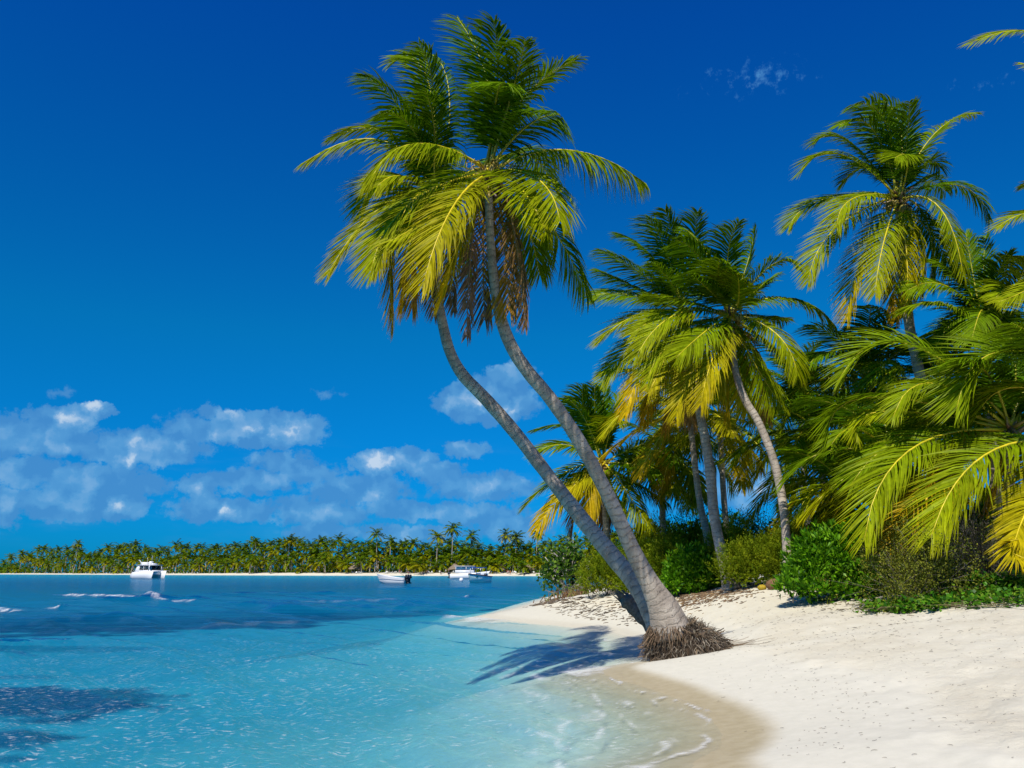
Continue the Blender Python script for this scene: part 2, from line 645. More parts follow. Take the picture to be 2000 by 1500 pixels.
# ---- water
X, Y, Q = fan(2.2, 9000, 1.0105, -62, 62, 900)
S = sdf(X, Y)
d_ = np.hypot(X, Y)
bedz = terrain(X, Y, S, detail=False)
dep = np.maximum(-bedz, 0)
rng = np.random.default_rng(7)
Zw = np.zeros_like(X)
row_sp = d_ * .0105
main = math.atan2(.55, .84)
for k in range(26):
    lam = .26 * 1.17 ** k if k < 16 else rng.uniform(1.2, 7.0)
    th = main + rng.normal(0, .34 if lam < 3 else .22)
    kx, ky = math.cos(th) * 2 * math.pi / lam, math.sin(th) * 2 * math.pi / lam
    A = .0135 * lam ** .62
    ph = rng.uniform(0, 6.28) + 1.6 * (fbm(X / (lam * 3), Y / (lam * 3), 2, 200 + k) - .5) * 2
    vis = smooth(lam / row_sp, 4, 9)
    w_ = np.sin(kx * X + ky * Y + ph)
    w_ = 1 - 2 * np.abs(w_) ** .85 * .5 - .5                 # sharper crests
    Zw += A * w_ * vis * (.35 + 1.3 * vnoise(X / (lam * 5), Y / (lam * 5), 300 + k))
Zw *= np.clip(dep / .16, .22, 1) * (1 + .7 * smooth(d_, 15, 60))
crest = smooth(Zw, .004, .022) * smooth(dep, .01, .05) * (1 - smooth(dep, .25, .8)) * smooth(fbm(X * 1.2, Y * 1.2, 3, 210), .40, .62)
# low swell ridges over the meadow, some of them breaking
foam = np.zeros_like(X)


def breaker(p0, p1, height, width, foamy, seed):
    """a low wave crest between two points of the water"""
    global Zw, foam
    a, b = np.array(p0), np.array(p1)
    e = b - a
    L = np.hypot(*e)
    e = e / L
    n = np.array([-e[1], e[0]])
    if n[1] > 0:
        n = -n                                              # front towards the shore
    u = (X - a[0]) * e[0] + (Y - a[1]) * e[1]
    v = (X - a[0]) * n[0] + (Y - a[1]) * n[1] + (fbm(u / (L * .22), u * 0 + seed, 3, seed) - .5) * width * 2.2
    along = smooth(u, -L * .03, L * .18) * (1 - smooth(u, L * .78, L * 1.05))
    along = along * (.45 + .9 * vnoise(u / (L * .13), u * 0, seed + 3))
    prof = np.exp(-np.where(v > 0, v / (width * .45), v / (width * 1.5)) ** 2)
    Zw = Zw + height * along * prof
    fm = foamy * smooth(along, .3, .75) * smooth(fbm(X * 1.9 / width, Y * 1.0 / width, 4, seed + 9) + np.exp(-((v - width * .2) / (width * .5)) ** 2) * .42, .62, 1.0) * np.exp(-((v - width * .15) / (width * .75)) ** 4)
    foam = np.maximum(foam, fm)


for a, b, h, wd, fo, sd_ in [((92, 1161), (292, 1166), .17, .7, .8, 1), ((265, 1167), (375, 1173), .13, .6, .5, 2), ((80, 1184), (122, 1184), .12, .5, .8, 3), ((-70, 1180), (34, 1194), .14, .6, .8, 4),
                             ((901, 1164), (924, 1165), .16, .5, .6, 5), ((480, 1177), (650, 1197), .30, 1.5, 0, 6), ((560, 1176), (800, 1170), .14, 1.0, .10, 7), ((-20, 1256), (160, 1246), .15, .9, 0, 8),
                             ((330, 1224), (600, 1210), .08, 1.0, .06, 9), ((30, 1210), (300, 1200), .16, 1.2, 0, 10), ((640, 1190), (900, 1178), .16, 1.2, 0, 11), ((500, 1262), (900, 1254), .05, .7, 0, 12),
                             ((700, 1150), (1000, 1150), .16, 2.0, 0, 13), ((100, 1172), (420, 1168), .2, 1.6, 0, 14), ((380, 1160), (700, 1158), .18, 1.8, 0, 15)]:
    breaker(w2(*a), w2(*b), h, wd, fo, sd_)
# thin lace of foam where wavelets run up the sand
sw = -S + (fbm(X * 1.1, Y * 1.1, 3, 401) - .5) * 1.2
lace = np.zeros_like(X)
for off, wid, amp in ((.05, .035, 1.0), (.42, .045, .7), (.85, .05, .55), (1.3, .06, .5), (1.8, .06, .4)):
    lace = np.maximum(lace, amp * np.exp(-((sw - off - .25 * (vnoise(X * .8, Y * .8, 402) - .5)) / wid) ** 2) * smooth(fbm(X * 2.4, Y * 2.4, 3, 403), .43, .62))
near = (d_ < 26)
foam = np.maximum(foam, lace * near * .8)
foam = np.maximum(foam, crest * near * .42)
tt = (X / np.maximum(Y, .1))
spot = w2(1155, 1305)
foam = np.maximum(foam, .55 * smooth(1 - np.hypot((X - spot[0]) / .95, (Y - spot[1]) / .8) + (fbm(X * 1.7, Y * 1.7, 4, 404) - .5) * 1.5, .15, .8))
spot = w2(950, 1207)
foam = np.maximum(foam, .6 * smooth(1 - np.hypot((X - spot[0]) / 2.2, (Y - spot[1]) / 2.5) + (fbm(X * .9, Y * .9, 4, 405) - .5) * 1.6, .2, .8))
ext = np.exp(-dep[:, None] * np.array(WK)[None, :])
sg = seagrass(X, Y)
body_w = (1 - np.exp(-dep * WS)) * (1 - .6 * sg)

m = bpy.data.materials.new('sea_water')
m.use_nodes = True
T = NT(m.node_tree)
T.n.clear()
oc = T.new('ShaderNodeTexCoord').outputs['Object']
r1 = T.noise(T.v('MULTIPLY', oc, (2.2, 4.0, 1)), 1.0, 4, .62, .3)
r2 = T.noise(T.v('MULTIPLY', oc, (9.0, 15.0, 1)), 1.0, 4, .65, .4)
r3 = T.noise(T.v('MULTIPLY', oc, (.35, .9, 1)), 1.0, 4, .6)
hh = T.m('ADD', T.m('ADD', T.m('MULTIPLY', r1, .10), T.m('MULTIPLY', r2, .035)), T.m('MULTIPLY', r3, .22))
bmp = T.new('ShaderNodeBump', {'Height': hh, 'Strength': .8, 'Distance': 1.0}).outputs[0]
tint = T.new('ShaderNodeAttribute', attribute_name='Col').outputs['Color']
thru = T.new('ShaderNodeBsdfTransparent', {'Color': tint}).outputs[0]
scat = T.new('ShaderNodeBsdfDiffuse', {'Color': WC, 'Normal': bmp}).outputs[0]
wmix = T.new('ShaderNodeMixShader', {0: att(T, 'body'), 1: thru, 2: scat}).outputs[0]
shal = T.m('MULTIPLY_ADD', att(T, 'depthness'), .7, .3)
fr = T.m('MINIMUM', T.m('MULTIPLY', T.new('ShaderNodeFresnel', {'IOR': 1.33, 'Normal': bmp}).outputs[0], WF), .34)
gl = T.new('ShaderNodeBsdfGlossy', {'Color': (1, 1, 1, 1), 'Roughness': .09, 'Normal': bmp}).outputs[0]
s1 = T.new('ShaderNodeMixShader', {0: T.m('MULTIPLY', fr, shal), 1: wmix, 2: gl}).outputs[0]
# little white flecks standing for sun glints, painted into the ripples' colour
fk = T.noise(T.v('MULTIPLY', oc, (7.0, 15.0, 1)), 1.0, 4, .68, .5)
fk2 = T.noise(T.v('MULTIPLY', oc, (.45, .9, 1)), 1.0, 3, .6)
glint = T.m('MULTIPLY', T.sstep(fk, .55, .70), T.sstep(fk2, .30, .58))
glint = T.m('MULTIPLY', glint, T.m('MULTIPLY', att(T, 'near'), .5))
fbreak = T.noise(T.v('MULTIPLY', oc, (6, 9, 1)), 1.0, 5, .7)
foam_glint = T.m('MULTIPLY', att(T, 'foam'), T.m('MULTIPLY_ADD', T.sstep(fbreak, .33, .6), .75, .3), clamp=True)
foam_glint = T.m('MAXIMUM', foam_glint, glint)
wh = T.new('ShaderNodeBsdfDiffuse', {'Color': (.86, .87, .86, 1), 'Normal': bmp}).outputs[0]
s2 = T.new('ShaderNodeMixShader', {0: foam_glint, 1: s1, 2: wh}).outputs[0]
T.new('ShaderNodeOutputMaterial', {'Surface': s2})
M_SEA = m
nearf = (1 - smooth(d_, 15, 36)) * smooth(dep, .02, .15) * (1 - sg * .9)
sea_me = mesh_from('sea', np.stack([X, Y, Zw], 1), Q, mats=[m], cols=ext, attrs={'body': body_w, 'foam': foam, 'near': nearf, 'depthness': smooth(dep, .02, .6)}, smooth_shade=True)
obj('sea_water', sea_me, kind='structure')


# ------------------------------------------------------------------ leaf, bark and wood materials
def leaf_mat(name, trans=.32, gloss=.07, rough=.38, warm=(1.25, 1.15, .55), nscale=6.0):
    m = bpy.data.materials.new(name)
    m.use_nodes = True
    t = NT(m.node_tree)
    t.n.clear()
    c = t.new('ShaderNodeAttribute', attribute_name='Col').outputs['Color']
    oc = t.new('ShaderNodeTexCoord').outputs['Object']
    nf = t.noise(oc, nscale, 3, .6)
    c = t.mix(1.0, c, t.ramp(nf, [(.3, (.72, .76, .72)), (.7, (1.22, 1.18, 1.2))]), 'MULTIPLY')
    d = t.new('ShaderNodeBsdfDiffuse', {'Color': c}).outputs[0]
    tr = t.new('ShaderNodeBsdfTranslucent', {'Color': t.mix(1.0, c, warm, 'MULTIPLY')}).outputs[0]
    s = t.new('ShaderNodeMixShader', {0: trans, 1: d, 2: tr}).outputs[0]
    g = t.new('ShaderNodeBsdfGlossy', {'Color': (1, 1, 1, 1), 'Roughness': rough}).outputs[0]
    lw = t.new('ShaderNodeLayerWeight', {'Blend': .25}).outputs['Fresnel']
    s = t.new('ShaderNodeMixShader', {0: t.m('MULTIPLY_ADD', lw, gloss, gloss * .45), 1: s, 2: g}).outputs[0]
    t.new('ShaderNodeOutputMaterial', {'Surface': s})
    return m


M_FROND = leaf_mat('frond_leaflet', .28, .006, .40)
M_RIB = leaf_mat('frond_midrib', .05, .08, .4)
M_LEAF = leaf_mat('shrub_leaf', .30, .022, .40, (1.1, 1.15, .5), 9.0)
M_DULL = leaf_mat('feathery_leaf', .28, .008, .6, (1.15, 1.1, .6), 5.0)


def bark_mat():
    m = bpy.data.materials.new('palm_bark')
    m.use_nodes = True
    t = NT(m.node_tree)
    b = t.n['Principled BSDF']
    oc = t.new('ShaderNodeTexCoord').outputs['Object']
    al = t.new('ShaderNodeAttribute', attribute_name='along').outputs['Fac']
    n1 = t.noise(oc, 3.0, 5, .65)
    n2 = t.noise(oc, 26.0, 4, .7)
    n3 = t.noise(oc, 1.3, 3, .6)
    # ring scars: uneven bands along the stem
    ph = t.m('ADD', t.m('MULTIPLY', al, 6.6), t.m('MULTIPLY', n1, 2.2))
    fr = t.m('FRACT', ph)
    ring = t.m('MULTIPLY', t.sstep(fr, .0, .16), t.m('SUBTRACT', 1.0, t.sstep(fr, .75, 1.0)))
    c = t.ramp(n1, [(.28, (.29, .245, .20)), (.5, (.46, .40, .33)), (.72, (.60, .54, .45))])
    c = t.mix(t.m('MULTIPLY', t.m('SUBTRACT', 1.0, ring), t.m('MULTIPLY_ADD', t.sstep(n3, .35, .65), .45, .20)), c, (.125, .10, .078))
    c = t.mix(1.0, c, t.ramp(n3, [(.3, (.74, .72, .70)), (.7, (1.15, 1.13, 1.1))]), 'MULTIPLY')
    c = t.mix(t.m('MULTIPLY', t.sstep(n2, .52, .72), t.m('MULTIPLY_ADD', n3, 1.0, -.05)), c, (.56, .52, .45))
    c = t.mix(t.m('MULTIPLY', t.sstep(n2, .30, .42), 1.0), (.07, .055, .045), c)
    t.l.new(c, b.inputs['Base Color'])
    b.inputs['Roughness'].default_value = .85
    b.inputs['Specular IOR Level'].default_value = .15
    h = t.m('ADD', t.m('MULTIPLY', ring, .5), t.m('MULTIPLY', n2, .9))
    bn = t.new('ShaderNodeBump', {'Height': h, 'Strength': .6, 'Distance': .03})
    t.l.new(bn.outputs[0], b.inputs['Normal'])
    return m


M_BARK = bark_mat()
M_FIBRE = basic('brown_fibre', (.16, .095, .045), .9, .1, var=.5, bscale=30)
M_NUT = basic('green_coconut', (.22, .17, .02), .45, .35, var=.35, bscale=8)
M_DEAD = basic('dead_wood', (.17, .14, .11), .9, .1, var=.5, bscale=18, bump=.5)

# leaflet colours by age: base of frond, tip of frond, midrib
AGE = {
    0: ((.034, .110, .002), (.075, .175, .003), (.30, .34, .03)),
    1: ((.080, .185, .002), (.165, .275, .003), (.50, .46, .02)),
    2: ((.165, .265, .002), (.330, .380, .003), (.74, .60, .02)),
    3: ((.290, .300, .003), (.600, .410, .005), (.76, .58, .02)),
    4: ((.44, .29, .008), (.52, .27, .012), (.62, .40, .03)),
    5: ((.22, .125, .056), (.26, .16, .105), (.28, .17, .09)),
}
WIND = np.array([-.26, .04, .02])


def frond_arrays(pts, rng, L=.85, n=90, w0=.044, droop=.55, age=1.0, petiole=.16, vee=.25, twist=0.0, thin=1.0, wind=1.0, face=0.0):
    """leaflets along a curve (base to tip); returns leaflet verts/quads/tris/cols and the curve"""
    C = spline(pts, 40)
    u = np.linspace(0, 1, 40)
    t = petiole + (1 - petiole) * (np.arange(n) + .5) / n
    t = np.clip(t + rng.normal(0, .25 / n, n), petiole, .998)
    B = np.stack([np.interp(t, u, C[:, k]) for k in range(3)], 1)
    tg = np.gradient(C, axis=0)
    tg /= np.linalg.norm(tg, axis=1)[:, None]
    Tn = np.stack([np.interp(t, u, tg[:, k]) for k in range(3)], 1)
    Tn /= np.linalg.norm(Tn, axis=1)[:, None]
    h = C[-1] - C[0]
    h = np.array([h[0], h[1], 0])
    if np.linalg.norm(h) < .05:
        h = np.array([1.0, 0, 0])
    h /= np.linalg.norm(h)
    S0 = np.array([-h[1], h[0], 0])                       # across the frond
    Sx = S0[None] - Tn * (Tn @ S0)[:, None]
    Sx /= np.linalg.norm(Sx, axis=1)[:, None]
    N = np.cross(Tn, Sx)
    if np.mean(N[:n // 3] @ np.array([-h[0] * .6, -h[1] * .6, 1.0])) < 0:
        N = -N
    if face:
        V_ = np.array([.10, -1.0, .35]) * face
        N = N + V_[None] - Tn * (Tn @ V_)[:, None]
        N /= np.linalg.norm(N, axis=1)[:, None]
        Sx = np.cross(N, Tn)
    tw = twist * (t - petiole)
    Sx, N = Sx * np.cos(tw)[:, None] + N * np.sin(tw)[:, None], N * np.cos(tw)[:, None] - Sx * np.sin(tw)[:, None]
    tp = (t - petiole) / (1 - petiole)
    ln = L * (.50 + .55 * np.sin(math.pi * np.clip(tp * .86 + .10, 0, 1))) * np.where(tp > .86, 1 - (tp - .86) * 2.6, 1)
    ang = np.radians(66 - 40 * tp)
    V, Q4, T3, CC = [], [], [], []
    i0, i1 = int(age), min(int(age) + 1, 5)
    f = age - i0
    ca = np.array(AGE[i0][0]) * (1 - f) + np.array(AGE[i1][0]) * f
    cb = np.array(AGE[i0][1]) * (1 - f) + np.array(AGE[i1][1]) * f
    stn = np.array([0, .32, .68, 1.0])
    wid = np.array([.45, 1.0, .72, .0])
    base = 0
    for side in (-1, 1):
        keep = rng.random(n) < thin
        k = int(keep.sum())
        v_ = vee * (1 - .5 * tp[keep])
        a = ang[keep] + rng.normal(0, .07, k)
        dr = np.cos(a)[:, None] * Tn[keep] + np.sin(a)[:, None] * (side * Sx[keep] * np.cos(v_)[:, None] + N[keep] * np.sin(v_)[:, None])
        dr += rng.normal(0, .03, (k, 3))
        dr /= np.linalg.norm(dr, axis=1)[:, None]
        l = ln[keep] * rng.uniform(.86, 1.08, k)
        dp = droop * rng.uniform(.7, 1.3, k)
        pos = B[keep][:, None, :] + l[:, None, None] * (stn[None, :, None] * dr[:, None, :]
                                                       + (stn ** 2)[None, :, None] * (dp[:, None, None] * np.array([0, 0, -1.0])[None, None] + wind * WIND[None, None] * rng.uniform(.6, 1.3, k)[:, None, None]))
        # keep the true length after bending
        seg = pos - pos[:, :1]
        tl = np.linalg.norm(seg[:, 3], axis=1)
        pos = pos[:, :1] + seg * np.minimum(1, l / np.maximum(tl, 1e-6))[:, None, None]
        dloc = np.gradient(pos, axis=1)
        Nn = N[keep][:, None, :] + rng.normal(0, .36, (k, 1, 3))
        wd = np.cross(dloc, Nn)
        wd /= np.linalg.norm(wd, axis=2)[:, :, None] + 1e-9
        ww = w0 * .82 * wid[None, :] * (.6 + .4 * l / L)[:, None]
        A, Bv = pos + wd * ww[:, :, None] / 2, pos - wd * ww[:, :, None] / 2
        vv = np.concatenate([A[:, :3], Bv[:, :3], pos[:, 3:4]], 1)          # 7 per leaflet
        idx = base + np.arange(k)[:, None] * 7
        q = np.concatenate([idx + np.array([[0, 3, 4, 1]]), idx + np.array([[1, 4, 5, 2]])], 0)
        t3 = idx + np.array([[2, 5, 6]])
        cmix = ca[None] * (1 - tp[keep])[:, None] + cb[None] * tp[keep][:, None]
        cmix = cmix * rng.uniform(.72, 1.32, (k, 1))
        c7 = np.repeat(cmix[:, None, :], 7, 1)
        tipf = np.array([0, .15, .5, 0, .15, .5, 1.0])[None, :, None] * np.clip(age - .8, 0, 1.6) * .28
        if age < 4.5:
            c7 = c7 * (1 - tipf) + np.array([.36, .25, .006])[None, None] * tipf
        V.append(vv.reshape(-1, 3))
        Q4.append(q)
        T3.append(t3)
        CC.append(c7.reshape(-1, 3))
        base += k * 7
    rib = np.array(AGE[i0][2]) * (1 - f) + np.array(AGE[i1][2]) * f
    return np.concatenate(V), np.concatenate(Q4), np.concatenate(T3), np.concatenate(CC), C, rib


def add_frond(root, base, pts, rng, ribs=True, rib_r=.032, **kw):
    v, q, t, c, C, rib = frond_arrays(pts, rng, **kw)
    o = obj('frond', mesh_from('frond', v - base, q, t, [M_FROND], cols=c), root)
    if ribs:
        r = np.interp(np.linspace(0, 1, 14), [0, .12, 1], [rib_r * 1.7, rib_r, rib_r * .22])
        i = np.linspace(0, 39, 14).astype(int)
        vv, qq, tt = tube_arrays(C[i] - base, r, 5)
        obj('midrib', mesh_from('midrib', vv, qq, tt, [M_RIB], cols=np.broadcast_to(rib, (len(vv), 3)), smooth_shade=True), o)
    return o


def trunk_mesh(path, radii, base, sides=16, steps=90, lump=.03, seed=0):
    """tapered ringed stem through the points"""
    pr = spline(np.hstack([np.asarray(path), np.asarray(radii)[:, None]]), steps)
    pts, rad = pr[:, :3], pr[:, 3]
    s = np.concatenate([[0], np.cumsum(np.linalg.norm(np.diff(pts, axis=0), axis=1))])
    rr = rad * (1 + lump * .6 * (vnoise(s * 9, s * 0, seed) - .5) + lump * (fbm(s * 1.5, s * 0 + 3, 3, seed) - .5))
    v, q, t = tube_arrays(pts, rr, sides)
    al = np.concatenate([np.repeat(s, sides), [s[0], s[-1]]])
    n = v[:steps * sides].reshape(steps, sides, 3)
    bump = (fbm(np.repeat(s, sides) * 3.1, np.tile(np.arange(sides), steps) * .7, 3, seed + 5) - .5).reshape(steps, sides)
    n = pts[:, None] + (n - pts[:, None]) * (1 + lump * 2.0 * bump[:, :, None])
    v[:steps * sides] = n.reshape(-1, 3)
    return mesh_from('trunk', v - base, q, t, [M_BARK], attrs={'along': al}, smooth_shade=True)


def px_trunk(pxs, Y0, Y1, bulge=0.0):
    """pixel way points (x, y, width) from foot to crown, depth easing from Y0 to Y1"""
    P = np.array([(a, b) for a, b, _ in pxs], float)
    s = np.concatenate([[0], np.cumsum(np.linalg.norm(np.diff(P, axis=0), axis=1))])
    s /= s[-1]
    path, rad = [], []
    for (a, b, wd), f in zip(pxs, s):
        Yd = Y0 + (Y1 - Y0) * f + bulge * math.sin(math.pi * f)
        path.append(at(a, b, Yd))
        rad.append(wd * .5 * pxm(b, Yd))
    return np.array(path), np.array(rad)


def crown_core(root, base, C, rng, size=1.0, nuts=6, stalks=4):
    """fibrous heart of the crown, bunches of nuts and flower stalks"""
    g = Geo()
    for i in range(34):
        a = rng.uniform(0, 2 * math.pi)
        e = rng.uniform(-.9, 1.1)
        d = np.array([math.cos(a) * math.cos(e), math.sin(a) * math.cos(e), math.sin(e)])
        l = rng.uniform(.22, .55) * size
        p0 = C + np.array([0, 0, rng.uniform(-.45, .12)]) * size
        p = [p0, p0 + d * l * .5 + np.array([0, 0, -.02]), p0 + d * l + np.array([0, 0, -.10 * l])]
        col = np.array([(.20, .12, .055), (.30, .21, .09), (.10, .06, .035), (.38, .27, .06)][rng.integers(4)])
        g.tube(p - base, np.array([.05, .04, .012]) * size, 5, col)
    me = g.mesh('crown_fibre', [M_RIB], True)
    obj('crown_fibre', me, root)
    for i in range(nuts):
        a = rng.uniform(0, 2 * math.pi)
        p = C + np.array([math.cos(a) * rng.uniform(.16, .34), math.sin(a) * rng.uniform(.16, .34), rng.uniform(-.5, -.1)]) * size
        r = rng.uniform(.085, .12) * size
        th = np.linspace(0, math.pi, 8)
        prof = np.stack([np.sin(th) * r * (1 + .12 * np.cos(th)), np.cos(th) * r * 1.25], 1)
        v = np.array([(pr * math.cos(b), pr * math.sin(b), z) for pr, z in prof for b in np.linspace(0, 2 * math.pi, 9)[:-1]])
        q = [(i_ * 8 + j, i_ * 8 + (j + 1) % 8, i_ * 8 + 8 + (j + 1) % 8, i_ * 8 + 8 + j) for i_ in range(7) for j in range(8)]
        obj('coconut', mesh_from('coconut', v + p - base, q, mats=[M_NUT], smooth_shade=True), root)
    for i in range(stalks):
        a = rng.uniform(0, 2 * math.pi)
        h = np.array([math.cos(a), math.sin(a), 0])
        g = Geo()
        p0 = C + np.array([0, 0, -.1]) * size
        p1 = p0 + (h * .35 + np.array([0, 0, .18])) * size
        p2 = p0 + (h * .75 + np.array([0, 0, -.02])) * size
        g.tube(np.array([p0, p1, p2]) - base, np.array([.022, .016, .008]) * size, 5, (.42, .33, .06))
        for j in range(9):
            f = rng.uniform(.3, 1)
            b = p0 * (1 - f) + p2 * f + (p1 - (p0 + p2) / 2) * 4 * f * (1 - f) * .5
            d = h * .18 + rng.normal(0, .12, 3) + np.array([0, 0, -.14])
            g.tube(np.array([b, b + d * .6 * size, b + (d + np.array([0, 0, -.12])) * size]) - base, np.array([.010, .008, .004]) * size, 4, (.50, .38, .08))
        obj('flower_stalk', g.mesh('flower_stalk', [M_RIB], True), root)


def px_fronds(root, base, C, Yc, specs, rng, xf, L=.85, size=1.0, n=92, w0=.044, **kw):
    """fronds by (mid x, mid y, mid depth, tip x, tip y, tip depth, age[, dict])"""
    for sp in specs:
        mx, my, md, tx, ty, td, age = sp[:7]
        ex = dict(sp[7]) if len(sp) > 7 else {}
        b = ex.pop('base', None)
        if b is not None:
            P0 = at(*xf(*b[:2]), Yc + (b[2] if len(b) > 2 else 0))
        else:
            P0 = C + rng.normal(0, .05, 3) * size
        tx_, ty_ = xf(tx, ty)
        cpx = 1000 + 1700 * C[0] * (CP + SP * .25) / Yc
        cy_ = 750 - 1700 * ((C[2] - EYE) * CP - C[1] * SP) / (C[1] * CP + (C[2] - EYE) * SP)
        over = ty_ < cy_ - 75 and age < 1.3 and rng.random() < .72
        if over:
            md, td = -abs(md) * .4 - .25 * size, -abs(td) * .7 - .75 * size
        P1 = at(*xf(mx, my), Yc + md)
        P2 = at(*xf(tx, ty), Yc + td)
        u = np.linspace(0, 1, 7)[:, None]
        pts = P0 * (2 * (u - .5) * (u - 1)) + P1 * (-4 * u * (u - 1)) + P2 * (2 * u * (u - .5))
        k2 = dict(L=L, n=n, w0=w0, age=age, droop=.40 if age < 3 else .75, twist=rng.normal(0, .35))
        k2['face'] = 0 if over else (.75 if age >= .9 and td < .6 else (.45 if td < .6 else 0))
        if over:
            k2['L'] = L * .95
        k2.update(kw)
        k2.update(ex)
        add_frond(root, base, pts, rng, rib_r=.030 * size, **k2)


def grown_frond(C, az_, e0, bend, length, rng, n=8):
    """curve of a frond that leaves the heart at elevation e0 and bends down under its weight"""
    s = np.linspace(0, 1, n)
    e = e0 - bend * s ** 1.25
    a = az_ + rng.normal(0, .12) * s
    ds = length / (n - 1)
    d = np.stack([np.sin(a) * np.cos(e), np.cos(a) * np.cos(e), np.sin(e)], 1) * ds
    wv = WIND * (s ** 2)[:, None] * length * .25
    return C + np.concatenate([[np.zeros(3)], np.cumsum(d[:-1], 0)]) + wv


def grown_fronds(root, base, C, count, rng, length=3.6, L=.85, e_hi=80, e_lo=-50, age_lo=.2, age_hi=3.2, azs=None, n=54, w0=.05, size=1.0, **kw):
    for i in range(count):
        f = (i + .5) / count
        a = i * 2.39996 + rng.normal(0, .2) if azs is None else R(rng.uniform(*azs))
        e0 = R(e_hi + (e_lo - e_hi) * f + rng.normal(0, 5))
        bend = R(62 + 30 * math.sin(math.pi * f)) if e0 > 0 else R(40)
        ln = length * rng.uniform(.85, 1.1) * (.72 if f < .12 else 1)
        pts = grown_frond(C, a, e0, bend, ln, rng)
        k2 = dict(L=L, n=n, w0=w0, age=float(np.clip(age_lo + (age_hi - age_lo) * f + rng.normal(0, .25), 0, 4.9)), droop=.34 + .30 * f, twist=rng.normal(0, .3))
        k2.update(kw)
        add_frond(root, base, pts, rng, rib_r=.030 * size, **k2)


def zoomed(x0, y0, k):
    return lambda x, y: (x0 + x * k, y0 + y * k)


# ------------------------------------------------------------------ the two leaning palms at the waterline
ident = lambda x, y: (x, y)
rootball = ground(1345, 1262)
YB = 18.3
zA = zoomed(550, 0, .46672)

rng = np.random.default_rng(11)
YA = 15.7
pathA, radA = px_trunk([(1312, 1236, 84), (1297, 1192, 64), (1270, 1140, 40), (1236, 1075, 31), (1186, 965, 28), (1130, 860, 27), (1076, 780, 26), (1032, 727, 26), (998, 675, 25),
                        (975, 610, 22), (962, 520, 18), (956, 430, 16), (955, 335, 15)], YB, YA)
baseA = np.array([pathA[0][0], pathA[0][1], 0.35])
palmA = thing('coconut_palm', 'taller leaning coconut palm, front ringed trunk rising from the matted root ball at the waterline', 'palm tree', baseA, 'leaning palms sharing one root ball')
obj('trunk', trunk_mesh(pathA, radA, baseA, 20, 130, .05, 3), palmA)
CA = pathA[-1]
crown_core(palmA, baseA, CA, rng, 1.0, 7, 5)
A = [(872, 380, -.1, 735, 72, .5, .5), (900, 370, .8, 890, 88, 1.2, .4), (965, 380, 1.2, 1022, 165, 1.6, .4), (893, 440, -.7, 935, 345, -2.0, .7),
     (1005, 420, .2, 1235, 245, .3, .8), (1010, 540, 1.1, 1165, 480, 2.2, .6), (1190, 628, -.3, 1520, 765, .1, 1.5, {'droop': .95}), (1065, 745, -1.2, 1165, 920, -1.9, 1.9),
     (985, 770, -1.2, 1105, 965, -1.8, 2.0), (1095, 900, .6, 1285, 1240, .8, 1.2), (960, 900, .2, 1020, 1370, .2, 4.8, {'L': .6, 'thin': .7}), (920, 900, .5, 955, 1300, .5, 4.2, {'thin': .75}),
     (715, 870, -1.4, 590, 1200, -2.0, 2.5), (540, 850, -.7, 370, 1150, -1.2, 1.9), (560, 602, -1.0, 368, 765, -1.4, 1.9, {'droop': .85}),
     (1010, 640, 1.5, 1130, 760, 2.6, 1.0), (800, 980, .3, 775, 1420, .3, 5.0, {'L': .55, 'thin': .6}), (845, 930, .8, 850, 1340, .7, 4.9, {'thin': .7}),
     (1000, 880, .9, 1080, 1150, 1.2, 1.2), (690, 800, .6, 600, 1050, 1.0, 1.6), (640, 900, -.8, 455, 1010, -1.4, 2.1), (760, 960, -.6, 660, 1250, -.9, 2.9)]
px_fronds(palmA, baseA, CA, YA, A, rng, zA, L=.98)

